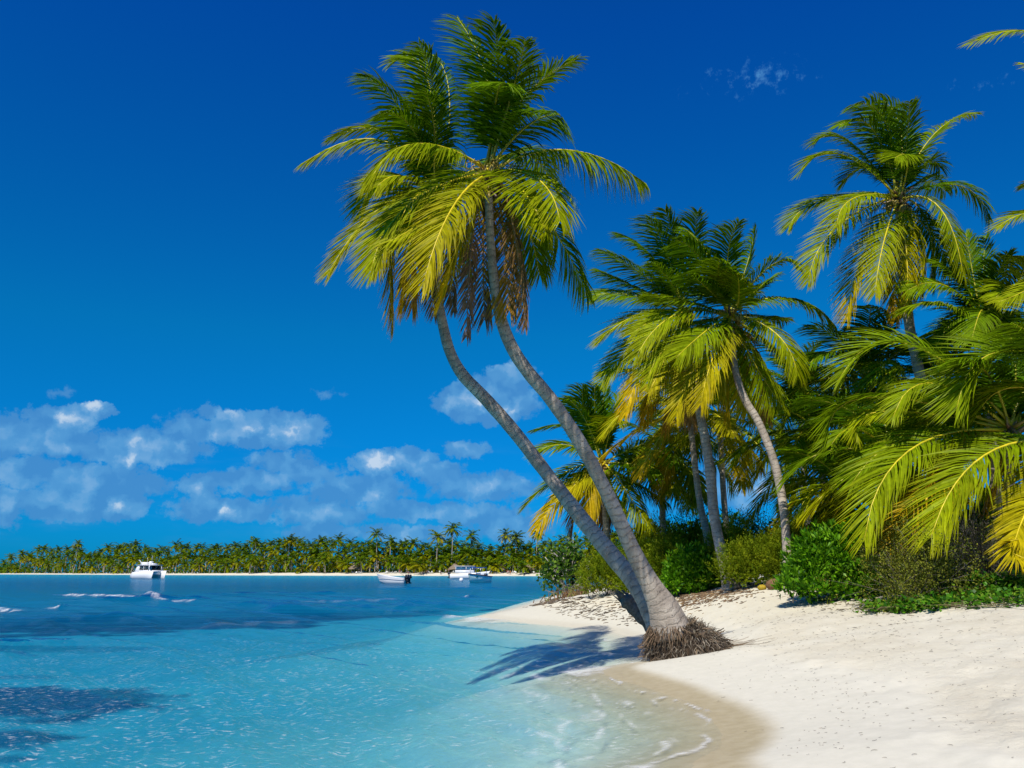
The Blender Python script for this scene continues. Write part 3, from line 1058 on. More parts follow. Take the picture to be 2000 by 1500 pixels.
rng = np.random.default_rng(12)
YBc = 18.2
pathB, radB = px_trunk([(1288, 1252, 44), (1276, 1205, 40), (1243, 1142, 37), (1198, 1088, 34), (1138, 1015, 30), (1078, 938, 27), (1010, 850, 26), (952, 783, 25), (906, 735, 24), (880, 690, 22),
                        (866, 640, 20), (857, 590, 18), (850, 520, 17), (851, 395, 15)], YB + .45, YBc, 1.4)
baseB = np.array([pathB[0][0], pathB[0][1], 0.1])
palmB = thing('coconut_palm', 'lower leaning coconut palm just behind the taller one, its smooth grey trunk partly in shade', 'palm tree', baseB, 'leaning palms sharing one root ball')
obj('trunk', trunk_mesh(pathB, radB, baseB, 18, 120, .05, 8), palmB)
CB = pathB[-1]
crown_core(palmB, baseB, CB, rng, .9, 5, 3)
B_ = [(505, 470, .3, 335, 318, .3, .8), (610, 330, .0, 452, 262, .0, 1.2), (690, 320, .8, 512, 232, 1.2, .5), (640, 420, 1.0, 575, 180, 1.5, .4),
      (640, 560, -.6, 600, 380, -1.4, .5), (560, 560, .8, 420, 470, 1.4, .8), (430, 590, .0, 92, 680, .0, 1.9, {'droop': .75}), (450, 560, .5, 192, 590, .7, 1.7, {'L': .7}),
      (415, 870, .1, 195, 1145, .0, 2.2), (480, 880, -.5, 465, 1370, -.5, 3.4), (560, 940, .2, 545, 1290, .3, 4.2, {'thin': .8}), (520, 740, -.9, 400, 780, -1.6, 2.0),
      (610, 1000, .5, 640, 1330, .6, 4.9, {'thin': .7, 'L': .6}), (690, 1010, .6, 720, 1300, .7, 4.9, {'thin': .7, 'L': .6}), (700, 900, .9, 790, 1130, 1.2, 2.4), (420, 760, .8, 330, 900, 1.2, 1.7),
      (640, 660, -1.0, 690, 620, -1.9, 1.0), (760, 720, 1.3, 830, 860, 2.0, 1.4), (500, 820, -.8, 380, 1120, -1.2, 2.3), (560, 960, -.7, 500, 1290, -1.0, 3.3), (590, 800, -1.2, 470, 960, -1.9, 2.2)]
px_fronds(palmB, baseB, CB, YBc, B_, rng, zA, L=.98)

# matted root ball, part of the front palm
g = Geo()
rng = np.random.default_rng(5)
RC = np.array([at(1348, 1262, 18.35)[0], 18.45, .02])
rx, ry, rz = .86, .78, .84


def ball(th, ph, k=1.0):
    """point of the lumpy dome; th around, ph up from the sand"""
    b = 1 + .24 * (vnoise(np.cos(th) * 2.6 + 5, np.sin(th) * 2.6 + ph * 2.4, 44) - .5) * 2
    x = np.cos(th) * np.cos(ph) * rx * b * k
    y = np.sin(th) * np.cos(ph) * ry * b * k
    z = np.sin(ph) ** .85 * rz * k * (1 - .30 * (np.cos(th) * np.cos(ph)))
    return np.stack([x, y, z], -1) + RC


th = np.linspace(0, 2 * math.pi, 29)[:-1]
ph = np.linspace(-.15, math.pi / 2, 12)
TH, PH = np.meshgrid(th, ph)
v = ball(TH.ravel(), np.maximum(PH.ravel(), 0), .90)
v[:, 2] -= np.where(PH.ravel() < 0, .25, 0)
q = [(i * 28 + j, i * 28 + (j + 1) % 28, i * 28 + 28 + (j + 1) % 28, i * 28 + 28 + j) for i in range(11) for j in range(28)]
g.add(v - baseA, q, c=(.050, .034, .020))
for i in range(4600):
    a = rng.uniform(0, 2 * math.pi)
    p = rng.uniform(.04, 1.35) if rng.random() < .85 else rng.uniform(.9, 1.5)
    P0 = ball(np.array(a), np.array(p), .94)
    out = P0 - RC
    out = out / np.linalg.norm(out)
    l = rng.uniform(.08, .20)
    dn = np.array([0, 0, -1.0]) * rng.uniform(.35, 1.0) + out * rng.uniform(.10, .55) + rng.normal(0, .28, 3)
    dn /= np.linalg.norm(dn)
    P1 = P0 + out * .04 + dn * l * .5
    P2 = P1 + (dn + np.array([0, 0, -.45]) + rng.normal(0, .2, 3)) * l * .5
    b = rng.choice(4, p=[.30, .35, .20, .15])
    col = np.array([(.060, .045, .032), (.125, .098, .070), (.23, .19, .14), (.40, .35, .27)][b]) * rng.uniform(.75, 1.25)
    g.tube(np.array([P0, P1, P2]) - baseA, np.array([.0060, .0052, .002]) * rng.uniform(.6, 1.4), 3, col, cap=False)
for i in range(150):                                   # thicker broken roots among the mat
    a, p = rng.uniform(0, 2 * math.pi), rng.uniform(.05, 1.2)
    P0 = ball(np.array(a), np.array(p), .92)
    out = (P0 - RC) / np.linalg.norm(P0 - RC)
    d = out * rng.uniform(.2, .9) + np.array([rng.normal(0, .5), rng.normal(0, .5), -rng.uniform(.1, .9)])
    d = d / np.linalg.norm(d) * rng.uniform(.12, .34)
    r = rng.uniform(.010, .019)
    g.tube(np.array([P0, P0 + d * .5 + rng.normal(0, .02, 3), P0 + d]) - baseA, [r, r * .9, r * .6], 5, np.array((.19, .135, .085)) * rng.uniform(.45, 1.6))
for i in range(260):                                   # the collar of rootlets round both stems
    a = rng.uniform(0, 2 * math.pi)
    c_ = pathA[0] + np.array([math.cos(a) * .43, math.sin(a) * .42, rng.uniform(-.05, .16)])
    dn = np.array([math.cos(a) * .5, math.sin(a) * .5, -1.0]) + rng.normal(0, .3, 3)
    l = rng.uniform(.12, .3)
    g.tube(np.array([c_, c_ + dn * l * .5, c_ + dn * l]) - baseA, [.011, .009, .003], 3, np.array((.20, .14, .09)) * rng.uniform(.5, 1.4), cap=False)
M_ROOT = leaf_mat('matted_roots', 0.0, .015, .7, (1, 1, 1), 14.0)
obj('root_ball', g.mesh('root_ball', [M_ROOT]), palmA)
# long rootlets trailing over the sand behind the ball
g = Geo()
for i in range(46):
    a = rng.uniform(-.1, 1.7)
    p = np.array([RC[0] + math.cos(a) * .8, RC[1] + .15 + math.sin(a) * .75])
    d = np.array([math.cos(a * .6 + rng.normal(0, .25)), math.sin(a * .6 + rng.normal(0, .3))])
    l = rng.uniform(.25, 1.15)
    pts = []
    for s in np.linspace(0, 1, 6):
        x, y = p + d * l * s + rng.normal(0, .012, 2)
        pts.append((x, y, gz(x, y) + .012 + (1 - s) * .03 * rng.uniform(0, 1)))
    g.tube(np.array(pts) - baseA, np.linspace(.005, .002, 6), 3, np.array((.22, .16, .10)) * rng.uniform(.5, 1.5), cap=False)
obj('trailing_roots', g.mesh('trailing_roots', [M_ROOT]), palmA)

# ------------------------------------------------------------------ the pair of palms in the middle
zC = zoomed(1000, 400, .53354)
rng = np.random.default_rng(21)
f1 = ground(1432, 1150)
YC = f1[1] + 1.2
pathC, radC = px_trunk([(1430, 1153, 40), (1418, 1110, 27), (1405, 1060, 21), (1394, 1000, 20), (1388, 930, 20), (1378, 860, 18), (1366, 800, 16), (1352, 700, 14), (1338, 612, 12)], f1[1], YC)
baseC = f1
palmC = thing('coconut_palm', 'middle coconut palm on the dune crest with a thick foot and full drooping crown', 'palm tree', baseC, 'coconut palms behind the beach')
obj('trunk', trunk_mesh(pathC, radC, baseC, 14, 100, .06, 13), palmC)
CC_ = pathC[-1]
crown_core(palmC, baseC, CC_, rng, 1.0, 4, 3)
Cs = [(470, 250, 0, 322, 165, .2, .7), (450, 300, .2, 320, 240, .3, .8), (430, 330, -.4, 298, 335, -.5, 1.1), (470, 400, -.6, 315, 500, -.9, 1.9), (480, 480, -.3, 335, 640, -.4, 1.7), (500, 560, -.7, 415, 765, -1.0, 3.0),
      (600, 620, -.4, 560, 820, -.5, 4.2), (520, 200, .6, 390, 105, .9, .5), (560, 160, .9, 490, 40, 1.3, .4), (600, 180, .5, 560, 18, .8, .5), (660, 170, .8, 680, 25, 1.0, .4), (560, 400, -1.3, 440, 470, -2.0, 1.7),
      (580, 520, -1.2, 500, 690, -1.8, 2.4), (640, 600, .6, 660, 800, .8, 4.6), (540, 620, .7, 480, 800, 1.0, 3.4), (700, 330, .6, 800, 250, 1.2, .7), (650, 560, 1.0, 700, 760, 1.4, 2.8), (590, 300, -1.0, 520, 210, -1.9, .8)]
px_fronds(palmC, baseC, CC_, YC, Cs, rng, zC, L=1.28, n=88, w0=.062, size=1.25)

rng = np.random.default_rng(22)
f2 = ground(1540, 1150)
f2 = np.array([at(1540, 1110, 27.6)[0], 27.6, gz(at(1540, 1110, 27.6)[0], 27.6)])
pathD, radD = px_trunk([(1540, 1130, 22), (1536, 1055, 17), (1530, 990, 17), (1517, 920, 16), (1500, 868, 15), (1478, 818, 15), (1455, 780, 15), (1436, 720, 13), (1426, 615, 12)], 27.6, 28.6)
pathD = np.vstack([[pathD[0][0] + .05, pathD[0][1], f2[2] - .1], pathD])
radD = np.concatenate([[radD[0] * 1.4], radD])
baseD = f2
YD = 28.6
palmD = thing('coconut_palm', 'right twin of the middle palms, slim curved trunk rising out of the feathery shrubs', 'palm tree', baseD, 'coconut palms behind the beach')
obj('trunk', trunk_mesh(pathD, radD, baseD, 14, 100, .05, 17), palmD)
CD = pathD[-1]
crown_core(palmD, baseD, CD, rng, 1.25, 8, 5)
Ds = [(600, 402, -1.0, 452, 560, -1.4, 1.9), (590, 500, -1.2, 497, 645, -1.7, 1.8), (735, 560, -1.5, 690, 735, -1.9, 2.6), (660, 600, -1.2, 600, 775, -1.5, 2.5), (1000, 342, 0, 1172, 432, 0, 1.3),
      (965, 470, -1.0, 1045, 620, -1.3, 1.9), (975, 540, .2, 1075, 685, .3, 1.5), (900, 600, -.4, 985, 730, -.5, 1.6), (730, 210, .3, 640, 92, .5, .6), (790, 190, .5, 830, 62, .8, .4), (860, 220, .8, 890, 90, 1.1, .4),
      (945, 225, .1, 1052, 225, .1, .9), (830, 340, -.7, 826, 255, -1.8, 1.4), (740, 330, .6, 650, 250, 1.2, .7), (690, 200, .8, 600, 130, 1.2, .5), (910, 300, .9, 960, 260, 1.6, .6), (820, 590, .5, 860, 760, .7, 2.6),
      (780, 600, -.5, 795, 790, -.6, 3.2), (700, 470, -1.4, 600, 560, -2.2, 1.6), (870, 560, .8, 930, 780, 1.1, 4.5, {'thin': .8}), (760, 300, -.8, 760, 200, -1.9, .9), (660, 360, -.6, 500, 330, -1.0, 1.2), (880, 420, 1.2, 1000, 420, 2.0, 1.2)]
px_fronds(palmD, baseD, CD, YD, Ds, rng, zC, L=1.28, n=88, w0=.062, size=1.25)

# ------------------------------------------------------------------ tall palm on the right
zE = zoomed(1450, 0, .46667)
rng = np.random.default_rng(31)
YE = 25.5
pathE, radE = px_trunk([(1842, 1130, 34), (1828, 960, 26), (1811, 815, 22), (1796, 730, 20), (1777, 640, 19), (1764, 520, 17), (1754, 388, 14)], 26.5, YE)
xe, ye = pathE[0][:2]
baseE = np.array([xe, ye, gz(xe, ye)])
pathE[0][2] = baseE[2] - .15
palmE = thing('coconut_palm', 'tall upright coconut palm at the right with its whole crown against the blue sky', 'palm tree', baseE, 'coconut palms behind the beach')
obj('trunk', trunk_mesh(pathE, radE, baseE, 14, 100, .05, 23), palmE)
CE = pathE[-1]
crown_core(palmE, baseE, CE, rng, 1.1, 7, 5)
Es = [(410, 645, -.5, 242, 722, -.6, 1.3), (440, 590, .2, 300, 600, .3, 1.1), (545, 540, .3, 405, 525, .5, .8), (595, 510, .6, 455, 440, .9, .6), (665, 560, .3, 590, 420, .3, .6), (690, 560, .8, 700, 425, 1.1, .4),
      (692, 670, -.7, 640, 660, -2.0, 1.3), (800, 565, 0, 972, 475, .1, 1.3), (765, 690, .4, 825, 700, .7, .7), (900, 775, .1, 1038, 915, .0, .8), (825, 870, -.8, 925, 1150, -1.1, 1.8), (465, 830, -1.0, 395, 950, -1.4, 1.8),
      (340, 835, .2, 195, 950, .1, 1.5), (385, 960, -.5, 275, 1180, -.6, 1.9), (590, 1020, -1.2, 555, 1230, -1.5, 2.1), (500, 1080, -.3, 438, 1335, -.3, 2.7), (685, 1030, -.7, 688, 1300, -.7, 2.6), (735, 1010, -.2, 745, 1230, -.2, 2.2),
      (790, 980, .7, 880, 1140, 1.0, 1.0), (640, 1050, .6, 640, 1330, .7, 3.4), (620, 560, 1.0, 540, 450, 1.6, .4), (770, 920, .4, 800, 1190, .5, 1.4), (540, 700, .9, 420, 760, 1.5, .8), (760, 760, 1.3, 850, 800, 2.2, .7)]
px_fronds(palmE, baseE, CE, YE, Es, rng, zE, L=1.12, n=88, w0=.052, size=1.1)

# ------------------------------------------------------------------ low palms crowding the right edge
zR = zoomed(1450, 600, .43341)
zQ = zoomed(1600, 500, .4)


def px_palm(label, cx, cy, Y, foot, specs, xf, seed, L, n=60, w0=.055, size=1.0, wr=(.17, .12), group='coconut palms behind the beach', auto=None, nuts=4, **kw):
    """a palm with its heart at a pixel and depth, its foot on the ground"""
    rng = np.random.default_rng(seed)
    C = at(cx, cy, Y)
    fx, fy = foot
    fz = gz(fx, fy)
    base = np.array([fx, fy, fz])
    mid = (C + base) / 2 + np.array([rng.normal(0, .12), .1, 0])
    path = np.array([base + [0, 0, -.15], base + (mid - base) * .5 + [0, 0, .05], mid, C])
    root = thing('coconut_palm', label, 'palm tree', base, group)
    obj('trunk', trunk_mesh(path, np.array([wr[0] * 1.5, wr[0] * 1.05, wr[0] * .9, wr[1]]), base, 12, 60, .06, seed), root)
    crown_core(root, base, C, rng, size, nuts, 3)
    px_fronds(root, base, C, Y, specs, rng, xf, L=L, n=n, w0=w0, size=size, **kw)
    if auto:
        grown_fronds(root, base, C, rng=rng, L=L, n=max(40, n - 14), w0=w0, size=size, **auto)
    return root


# E1: heart at the right edge, big arching fronds over the shrubs
px_palm('low coconut palm at the right edge, its huge arching fronds sweeping over the shrubs', 1972, 842, 22.0, (at(1985, 1000, 22.3)[0], 22.3),
        [(440, 950, -.9, 220, 1390, -1.6, 1.7), (450, 880, .2, 160, 1110, .1, 1.2), (530, 1180, -.3, 385, 1430, -.7, 3.5), (770, 890, .1, 640, 1010, .2, 2.7, {'L': .8}),
         (560, 622, -.5, 360, 790, -.9, 1.5, {'L': 1.0}), (430, 428, .2, 90, 610, .2, 1.3, {'droop': .3, 'vee': .5}), (250, 688, .6, 40, 890, .6, 1.2), (300, 760, .4, 190, 910, .3, 1.8, {'L': .8}),
         (840, 600, .8, 690, 500, 1.4, .8), (960, 560, .9, 930, 380, 1.6, .5), (1080, 1000, -1.3, 1020, 1350, -2.4, 2.2), (1020, 620, .5, 1100, 430, .8, .6), (850, 1120, .5, 700, 1420, .6, 3.6),
         (640, 1020, .7, 450, 1330, .8, 3.0), (620, 780, 1.0, 330, 980, 1.2, 1.4), (700, 640, 1.0, 500, 700, 1.4, 1.3)],
        zQ, 41, 1.42, 104, .058, 1.25, auto=dict(count=5, length=4.0, e_hi=70, e_lo=10, azs=(20, 120)), droop=.42, twist=0.0)
# E2: heart beyond the frame, closest to the viewer
px_palm('closest palm at the right, mostly beyond the frame, with broad bright fronds reaching in', 2120, 800, 20.5, (at(2150, 1000, 20.8)[0], 20.8),
        [(790, 985, -.4, 545, 1375, -.9, 1.85, {'base': (1190, 905, .1)}), (850, 474, .2, 670, 750, .0, 1.35, {'droop': .22, 'vee': .5, 'base': (1230, 560, .3)}), (980, 1320, -1.2, 1010, 1480, -1.9, 2.6, {'L': 1.0}),
         (1150, 480, .6, 950, 330, 1.0, .9), (1220, 500, 1.0, 1160, 250, 1.5, .6), (1080, 1240, -.9, 935, 1390, -1.6, 2.6, {'L': .9}), (960, 640, .7, 780, 760, .8, 1.6)],
        zQ, 42, 1.50, 104, .058, 1.25, droop=.40, twist=0.0, auto=dict(count=4, length=4.2, e_hi=60, e_lo=-20, azs=(40, 140)))
# F: dark crown behind them
px_palm('dark green coconut palm standing upright between the tall palm and the right edge', 1925, 640, 25.0, (at(1930, 900, 25.3)[0], 25.3),
        [(960, 1120, .3, 935, 975, .5, .4), (1010, 1130, .8, 1020, 985, 1.3, .3), (920, 1180, .0, 800, 1090, .2, .9), (860, 1200, -.4, 690, 1215, -.8, 1.2), (830, 1270, -.8, 680, 1300, -1.3, 1.3), (1060, 1180, .2, 1110, 1060, .3, .5),
         (1120, 1210, -.5, 1060, 1245, -1.4, 1.5), (1150, 1190, -.9, 1178, 1080, -1.6, 1.4), (960, 1290, .8, 850, 1420, 1.1, .9), (1000, 1300, -.8, 960, 1420, -1.4, 1.1), (1100, 1330, .2, 1180, 1440, .2, 1.0), (900, 1340, .2, 800, 1470, .2, 1.0)],
        zE, 43, 1.08, 84, .055, 1.1, auto=dict(count=6, length=3.6, e_hi=70, e_lo=-20, azs=(-20, 160), age_hi=1.6))
# the palm whose fronds enter at the top right corner and right edge
px_palm('very tall coconut palm beyond the right edge, only frond tips showing at the top corner', 2165, 160, 21.0, (at(2190, 1000, 21.6)[0], 21.6),
        [(2040, 66, -.2, 1895, 84, -.3, 1.6, {'L': 1.0}), (2060, 140, -.9, 1990, 122, -1.6, 1.6, {'L': .55}), (2080, 260, .3, 2015, 360, .3, 1.6)], ident, 44, .7, 56, .05, 1.0, auto=dict(count=6, length=3.4, e_hi=80, e_lo=-40, azs=(20, 160)))
px_palm('slender coconut palm past the right edge with two frond ends dipping into view', 2130, 470, 23.0, (at(2150, 1000, 23.6)[0], 23.6),
        [(2040, 415, -.2, 1946, 445, -.3, 1.7, {'L': .9}), (2060, 370, .4, 1990, 365, .6, 1.4, {'L': .6}), (2050, 500, .4, 1962, 500, .6, 1.2, {'L': .6}), (2040, 545, -.6, 1950, 590, -.9, 1.8, {'L': 1.0})],
        ident, 45, .7, 56, .055, 1.0, auto=dict(count=5, length=3.2, e_hi=80, e_lo=-40, azs=(20, 150)))
# G: crown low on the left of the middle pair
px_palm('dark crowned coconut palm low behind the two leaning trunks, against the clouds', 1178, 903, 38.5, (at(1195, 1080, 38.8)[0], 38.8),
        [(600, 300, -.3, 445, 165, -.3, .6), (640, 330, .2, 605, 70, .3, .4), (720, 330, .0, 715, 70, .0, .3), (780, 320, .4, 800, 50, .6, .3), (850, 320, .9, 960, 120, 1.3, .3), (560, 430, .6, 170, 445, .8, .6, {'L': .9}),
         (470, 570, -.9, 205, 640, -1.2, 1.3), (470, 800, .1, 105, 1100, .1, 1.5), (530, 900, -.6, 215, 1290, -.7, 3.0), (560, 900, -.9, 480, 1000, -1.2, 2.6), (690, 900, -1.0, 680, 1220, -1.2, 3.3), (960, 930, -1.0, 1190, 1280, -1.3, 2.0),
         (1060, 590, .0, 1310, 490, .1, 1.4), (860, 390, -.6, 905, 365, -1.6, 1.5), (1000, 730, -.6, 1240, 770, -.8, .9), (1010, 870, .4, 1330, 1060, .5, .8), (880, 960, -.5, 980, 1120, -.6, 1.7), (600, 950, .6, 520, 1310, .7, 4.9),
         (770, 1000, .5, 800, 1250, .6, 4.9)],
        zoomed(1000, 740, .22663), 51, 1.42, 80, .074, 1.3, (.16, .13))
px_palm('coconut palm between the dark crowned palm and the middle pair, with bright hanging fronds', 1296, 880, 40.0, (at(1300, 1080, 40.2)[0], 40.2),
        [(1340, 800, -1.1, 1385, 980, -1.5, 2.1), (1500, 760, -.7, 1630, 1010, -.9, 2.0), (1120, 640, -.8, 1040, 720, -1.5, 1.5), (1440, 520, .2, 1690, 490, .3, 1.4), (1180, 820, -.6, 1240, 900, -1.0, 1.0), (1420, 900, -.5, 1600, 1060, -.7, 1.8)],
        zoomed(1000, 740, .22663), 52, 1.28, 78, .066, 1.2, (.16, .13), auto=dict(count=10, length=4.0, e_hi=75, e_lo=-35, age_hi=1.6))
# background palms, each its own crown
for k, (lab, cx, cy, Y, fx, cnt, ln, ahi, sd_) in enumerate([
        ('shaded coconut palm standing behind the middle pair, dark stem seen between their trunks', 1405, 815, 39, 1424, 18, 4.6, 2.6, 61),
        ('dark bent coconut palm behind the twin trunks, left of the gap of sky', 1345, 800, 36, 1392, 14, 4.2, 3.6, 62),
        ('bushy coconut palm in the grove right of the gap of sky', 1600, 850, 33, 1610, 22, 4.3, 2.3, 63),
        ('hazy blue green coconut palm poking above the grove at its left end', 1560, 760, 42, 1580, 18, 4.4, 1.2, 64),
        ('coconut palm in the grove with a ragged top below the tall palm', 1700, 745, 30, 1710, 22, 4.0, 1.8, 65),
        ('coconut palm filling the grove between the shrubs and the right hand fronds', 1740, 890, 26, 1745, 20, 3.5, 2.6, 66),
        ('coconut palm deep in the grove behind the right hand fronds', 1850, 760, 28, 1850, 20, 4.0, 1.3, 67),
        ('small coconut palm low behind the feathery shrubs with orange lower fronds', 1655, 960, 29, 1650, 16, 3.0, 3.9, 68)]):
    Yf = Y + .3
    px_palm(lab, cx, cy, Y, (at(fx, 1000, Yf)[0], Yf), [], ident, sd_, 1.25, 72, .072, 1.2, (.15, .12), auto=dict(count=cnt, length=ln, age_hi=ahi, e_lo=-45), nuts=2)


# ------------------------------------------------------------------ shrubs along the top of the beach
class Leaves:
    def __init__(s):
        s.v, s.c = [], []

    def add(s, p, d, n, l, w, col, bend=.15):
        """diamond leaves at p, pointing along d, facing n"""
        d = d / (np.linalg.norm(d, axis=1)[:, None] + 1e-9)
        wd = np.cross(d, n)
        wd /= np.linalg.norm(wd, axis=1)[:, None] + 1e-9
        nn = np.cross(wd, d)
        l = np.broadcast_to(np.asarray(l, float), (len(p),))[:, None]
        w = np.broadcast_to(np.asarray(w, float), (len(p),))[:, None]
        m = p + d * l * .55
        v = np.stack([p, m + wd * w / 2 + nn * bend * w, p + d * l - nn * bend * l * .5, m - wd * w / 2 + nn * bend * w], 1)
        s.v.append(v.reshape(-1, 3))
        s.c.append(np.repeat(col, 4, 0))

    def mesh(s, name, base, mat):
        v = np.concatenate(s.v)
        return mesh_from(name, v - base, np.arange(len(v)).reshape(-1, 4), mats=[mat], cols=np.concatenate(s.c))


def blob_points(blobs, n, rng, shell=(.72, 1.05), up=.0):
    """points and outward normals on a union of ellipsoids (cx,cy,cz,rx,ry,rz)"""
    B = np.array(blobs, float)
    wgt = (B[:, 3] * B[:, 5] + B[:, 4] * B[:, 5])
    k = rng.choice(len(B), n * 3, p=wgt / wgt.sum())
    d = rng.normal(0, 1, (n * 3, 3))
    d[:, 2] = np.abs(d[:, 2]) * (1 + up) - .35 * (rng.random(n * 3) < .45)
    d /= np.linalg.norm(d, axis=1)[:, None]
    lump = .82 + .36 * vnoise(d[:, 0] * 2.3 + k * 7.7, d[:, 1] * 2.3 + d[:, 2] * 3, 9)
    r = rng.uniform(shell[0], shell[1], n * 3) * lump
    p = B[k, :3] + d * r[:, None] * B[k, 3:]
    q = (p[:, None, :] - B[None, :, :3]) / B[None, :, 3:]
    inside = (np.linalg.norm(q, axis=2) < .62).any(1)
    p, d = p[~inside][:n], d[~inside][:n]
    d = d / B[k[~inside][:n], 3:]
    d /= np.linalg.norm(d, axis=1)[:, None]
    return p, d


def px_blobs(cx, cy, w_, h_, Y, foot_z, rng, count=5, depth=None):
    """lumps that together fill a w x h pixel outline standing on the ground at depth Y"""
    k = pxm(cy, Y)
    W, H = w_ * k, h_ * k
    D_ = (depth or W * .75)
    t = ray(cx, cy)
    t = t[0] / t[1]
    ym = Y + D_ * .30
    out = [(t * ym, ym, foot_z + H * .30, W * .43, D_ * .34, H * .66)]
    for i in range(max(3, count - 1)):                     # a skirt down to the ground
        a = (i + .5) / max(3, count - 1)
        out.append((t * Y + (a - .5) * W * .84, Y + D_ * rng.uniform(.12, .25), foot_z + H * .16, W * .17, D_ * .22, H * .22))
    for i in range(count):
        a = (i + .5) / count
        y = Y + D_ * rng.uniform(.14, .40)
        x = t * y + (a - .5) * W * .74 + rng.normal(0, W * .03)
        rz = H * rng.uniform(.32, .46) * (1 - .25 * abs(a - .5) * 2)
        out.append((x, y, foot_z + rz * rng.uniform(.70, 1.10) + H * .10 * rng.random(), W * rng.uniform(.17, .25), D_ * .24, rz))
    return out


def stems(root, base, blobs, rng, n=14, col=(.22, .18, .14), r=.018, name='branches'):
    g = Geo()
    B = np.array(blobs)
    for i in range(n):
        b = B[rng.integers(len(B))]
        tip = b[:3] + rng.normal(0, .42, 3) * b[3:]
        p0 = np.array([b[0] + rng.normal(0, b[3] * .25), b[1] + rng.normal(0, b[4] * .2), base[2] - .05])
        mid = (p0 + tip) / 2 + rng.normal(0, .08, 3)
        g.tube(spline([p0, mid, tip], 7) - base, np.linspace(r, r * .35, 7), 5, np.array(col) * rng.uniform(.6, 1.5))
    obj(name, g.mesh(name, [M_RIB], True), root)


def pick(cols, n, rng, j=.2):
    c = np.array(cols)[rng.integers(len(cols), size=n)]
    return c * rng.uniform(1 - j, 1 + j, (n, 1))


LEAFY = [(.040, .14, .003), (.070, .21, .004), (.115, .30, .005), (.19, .40, .010)]
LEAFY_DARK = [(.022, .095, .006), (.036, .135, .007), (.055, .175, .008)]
FEATH = [(.140, .205, .004), (.190, .250, .005), (.105, .170, .004), (.25, .30, .008)]
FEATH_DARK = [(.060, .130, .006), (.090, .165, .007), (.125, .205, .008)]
OLIVE = [(.14, .17, .018), (.19, .21, .022), (.10, .13, .018), (.26, .26, .03)]


def leafy_bush(label, blobs, base, rng, n=700, l=.17, w=.062, cols=LEAFY, per=7, group='broad leaved beach shrubs'):
    root = thing('beach_shrub', label, 'shrub', base, group)
    stems(root, base, blobs, rng, 10)
    L_ = Leaves()
    p, nrm = blob_points(blobs, n, rng, (.68, 1.16))
    for i in range(per):
        a = rng.normal(0, 1, p.shape)
        d = nrm * .55 + a * .55 + np.array([0, 0, .45])
        L_.add(p + a * .03, d, nrm + rng.normal(0, .5, p.shape), l * rng.uniform(.7, 1.2, len(p)), w * rng.uniform(.8, 1.2, len(p)), pick(cols, len(p), rng, .25), .12)
    p, nrm = blob_points(blobs, n, rng, (.45, .8))
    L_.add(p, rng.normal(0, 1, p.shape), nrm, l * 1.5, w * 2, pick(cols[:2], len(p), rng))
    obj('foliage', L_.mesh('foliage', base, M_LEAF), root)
    return root


def feathery_bush(label, blobs, base, rng, n=300, sl=.62, cols=FEATH, k=34, ll=.075, lw=.020, group='feathery beach shrubs', lean=(-.12, 0, .75)):
    root = thing('feathery_shrub', label, 'shrub', base, group)
    stems(root, base, blobs, rng, 16, (.16, .125, .09))
    L_ = Leaves()
    p, nrm = blob_points(blobs, n, rng, (.55, .98))
    g = Geo()
    ax = nrm * .65 + np.array(lean) + rng.normal(0, .28, p.shape)
    ax /= np.linalg.norm(ax, axis=1)[:, None]
    ln = sl * rng.uniform(.6, 1.25, len(p))
    cl = pick(cols, len(p), rng, .22)
    side = np.cross(ax, rng.normal(0, 1, p.shape))
    side /= np.linalg.norm(side, axis=1)[:, None]
    up = np.cross(side, ax)
    for j in range(k):
        f = (j + rng.random(len(p))) / k
        th = rng.uniform(0, 2 * math.pi, len(p))
        rad = side * np.cos(th)[:, None] + up * np.sin(th)[:, None]
        off = rad * (.13 * sl * np.sin(math.pi * np.clip(f, .08, 1) ** .8))[:, None] * rng.uniform(.2, 1, (len(p), 1))
        q = p + ax * (ln * f)[:, None] + off + np.array([0, 0, -.10]) * (f ** 2 * ln)[:, None]
        d = ax * .8 + rad * .75 + rng.normal(0, .15, p.shape)
        L_.add(q, d, rad + rng.normal(0, .4, p.shape), ll * rng.uniform(.7, 1.3, len(p)), lw * rng.uniform(.8, 1.3, len(p)), cl * rng.uniform(.8, 1.25, (len(p), 1)), .05)
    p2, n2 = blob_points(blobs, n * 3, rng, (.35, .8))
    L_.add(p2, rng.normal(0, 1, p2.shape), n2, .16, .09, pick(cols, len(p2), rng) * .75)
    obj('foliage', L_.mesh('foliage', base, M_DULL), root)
    return root


def shrub_at(cx, cy, w_, h_, foot_py, rng, count=5, Y=None, depth=None):
    if Y is None:
        f = ground(cx, foot_py)
        Y = f[1]
    x = at(cx, cy, Y)[0]
    fz = gz(x, Y)
    return px_blobs(cx, cy, w_, h_, Y, fz - .03, rng, count, depth), np.array([x, Y, fz])


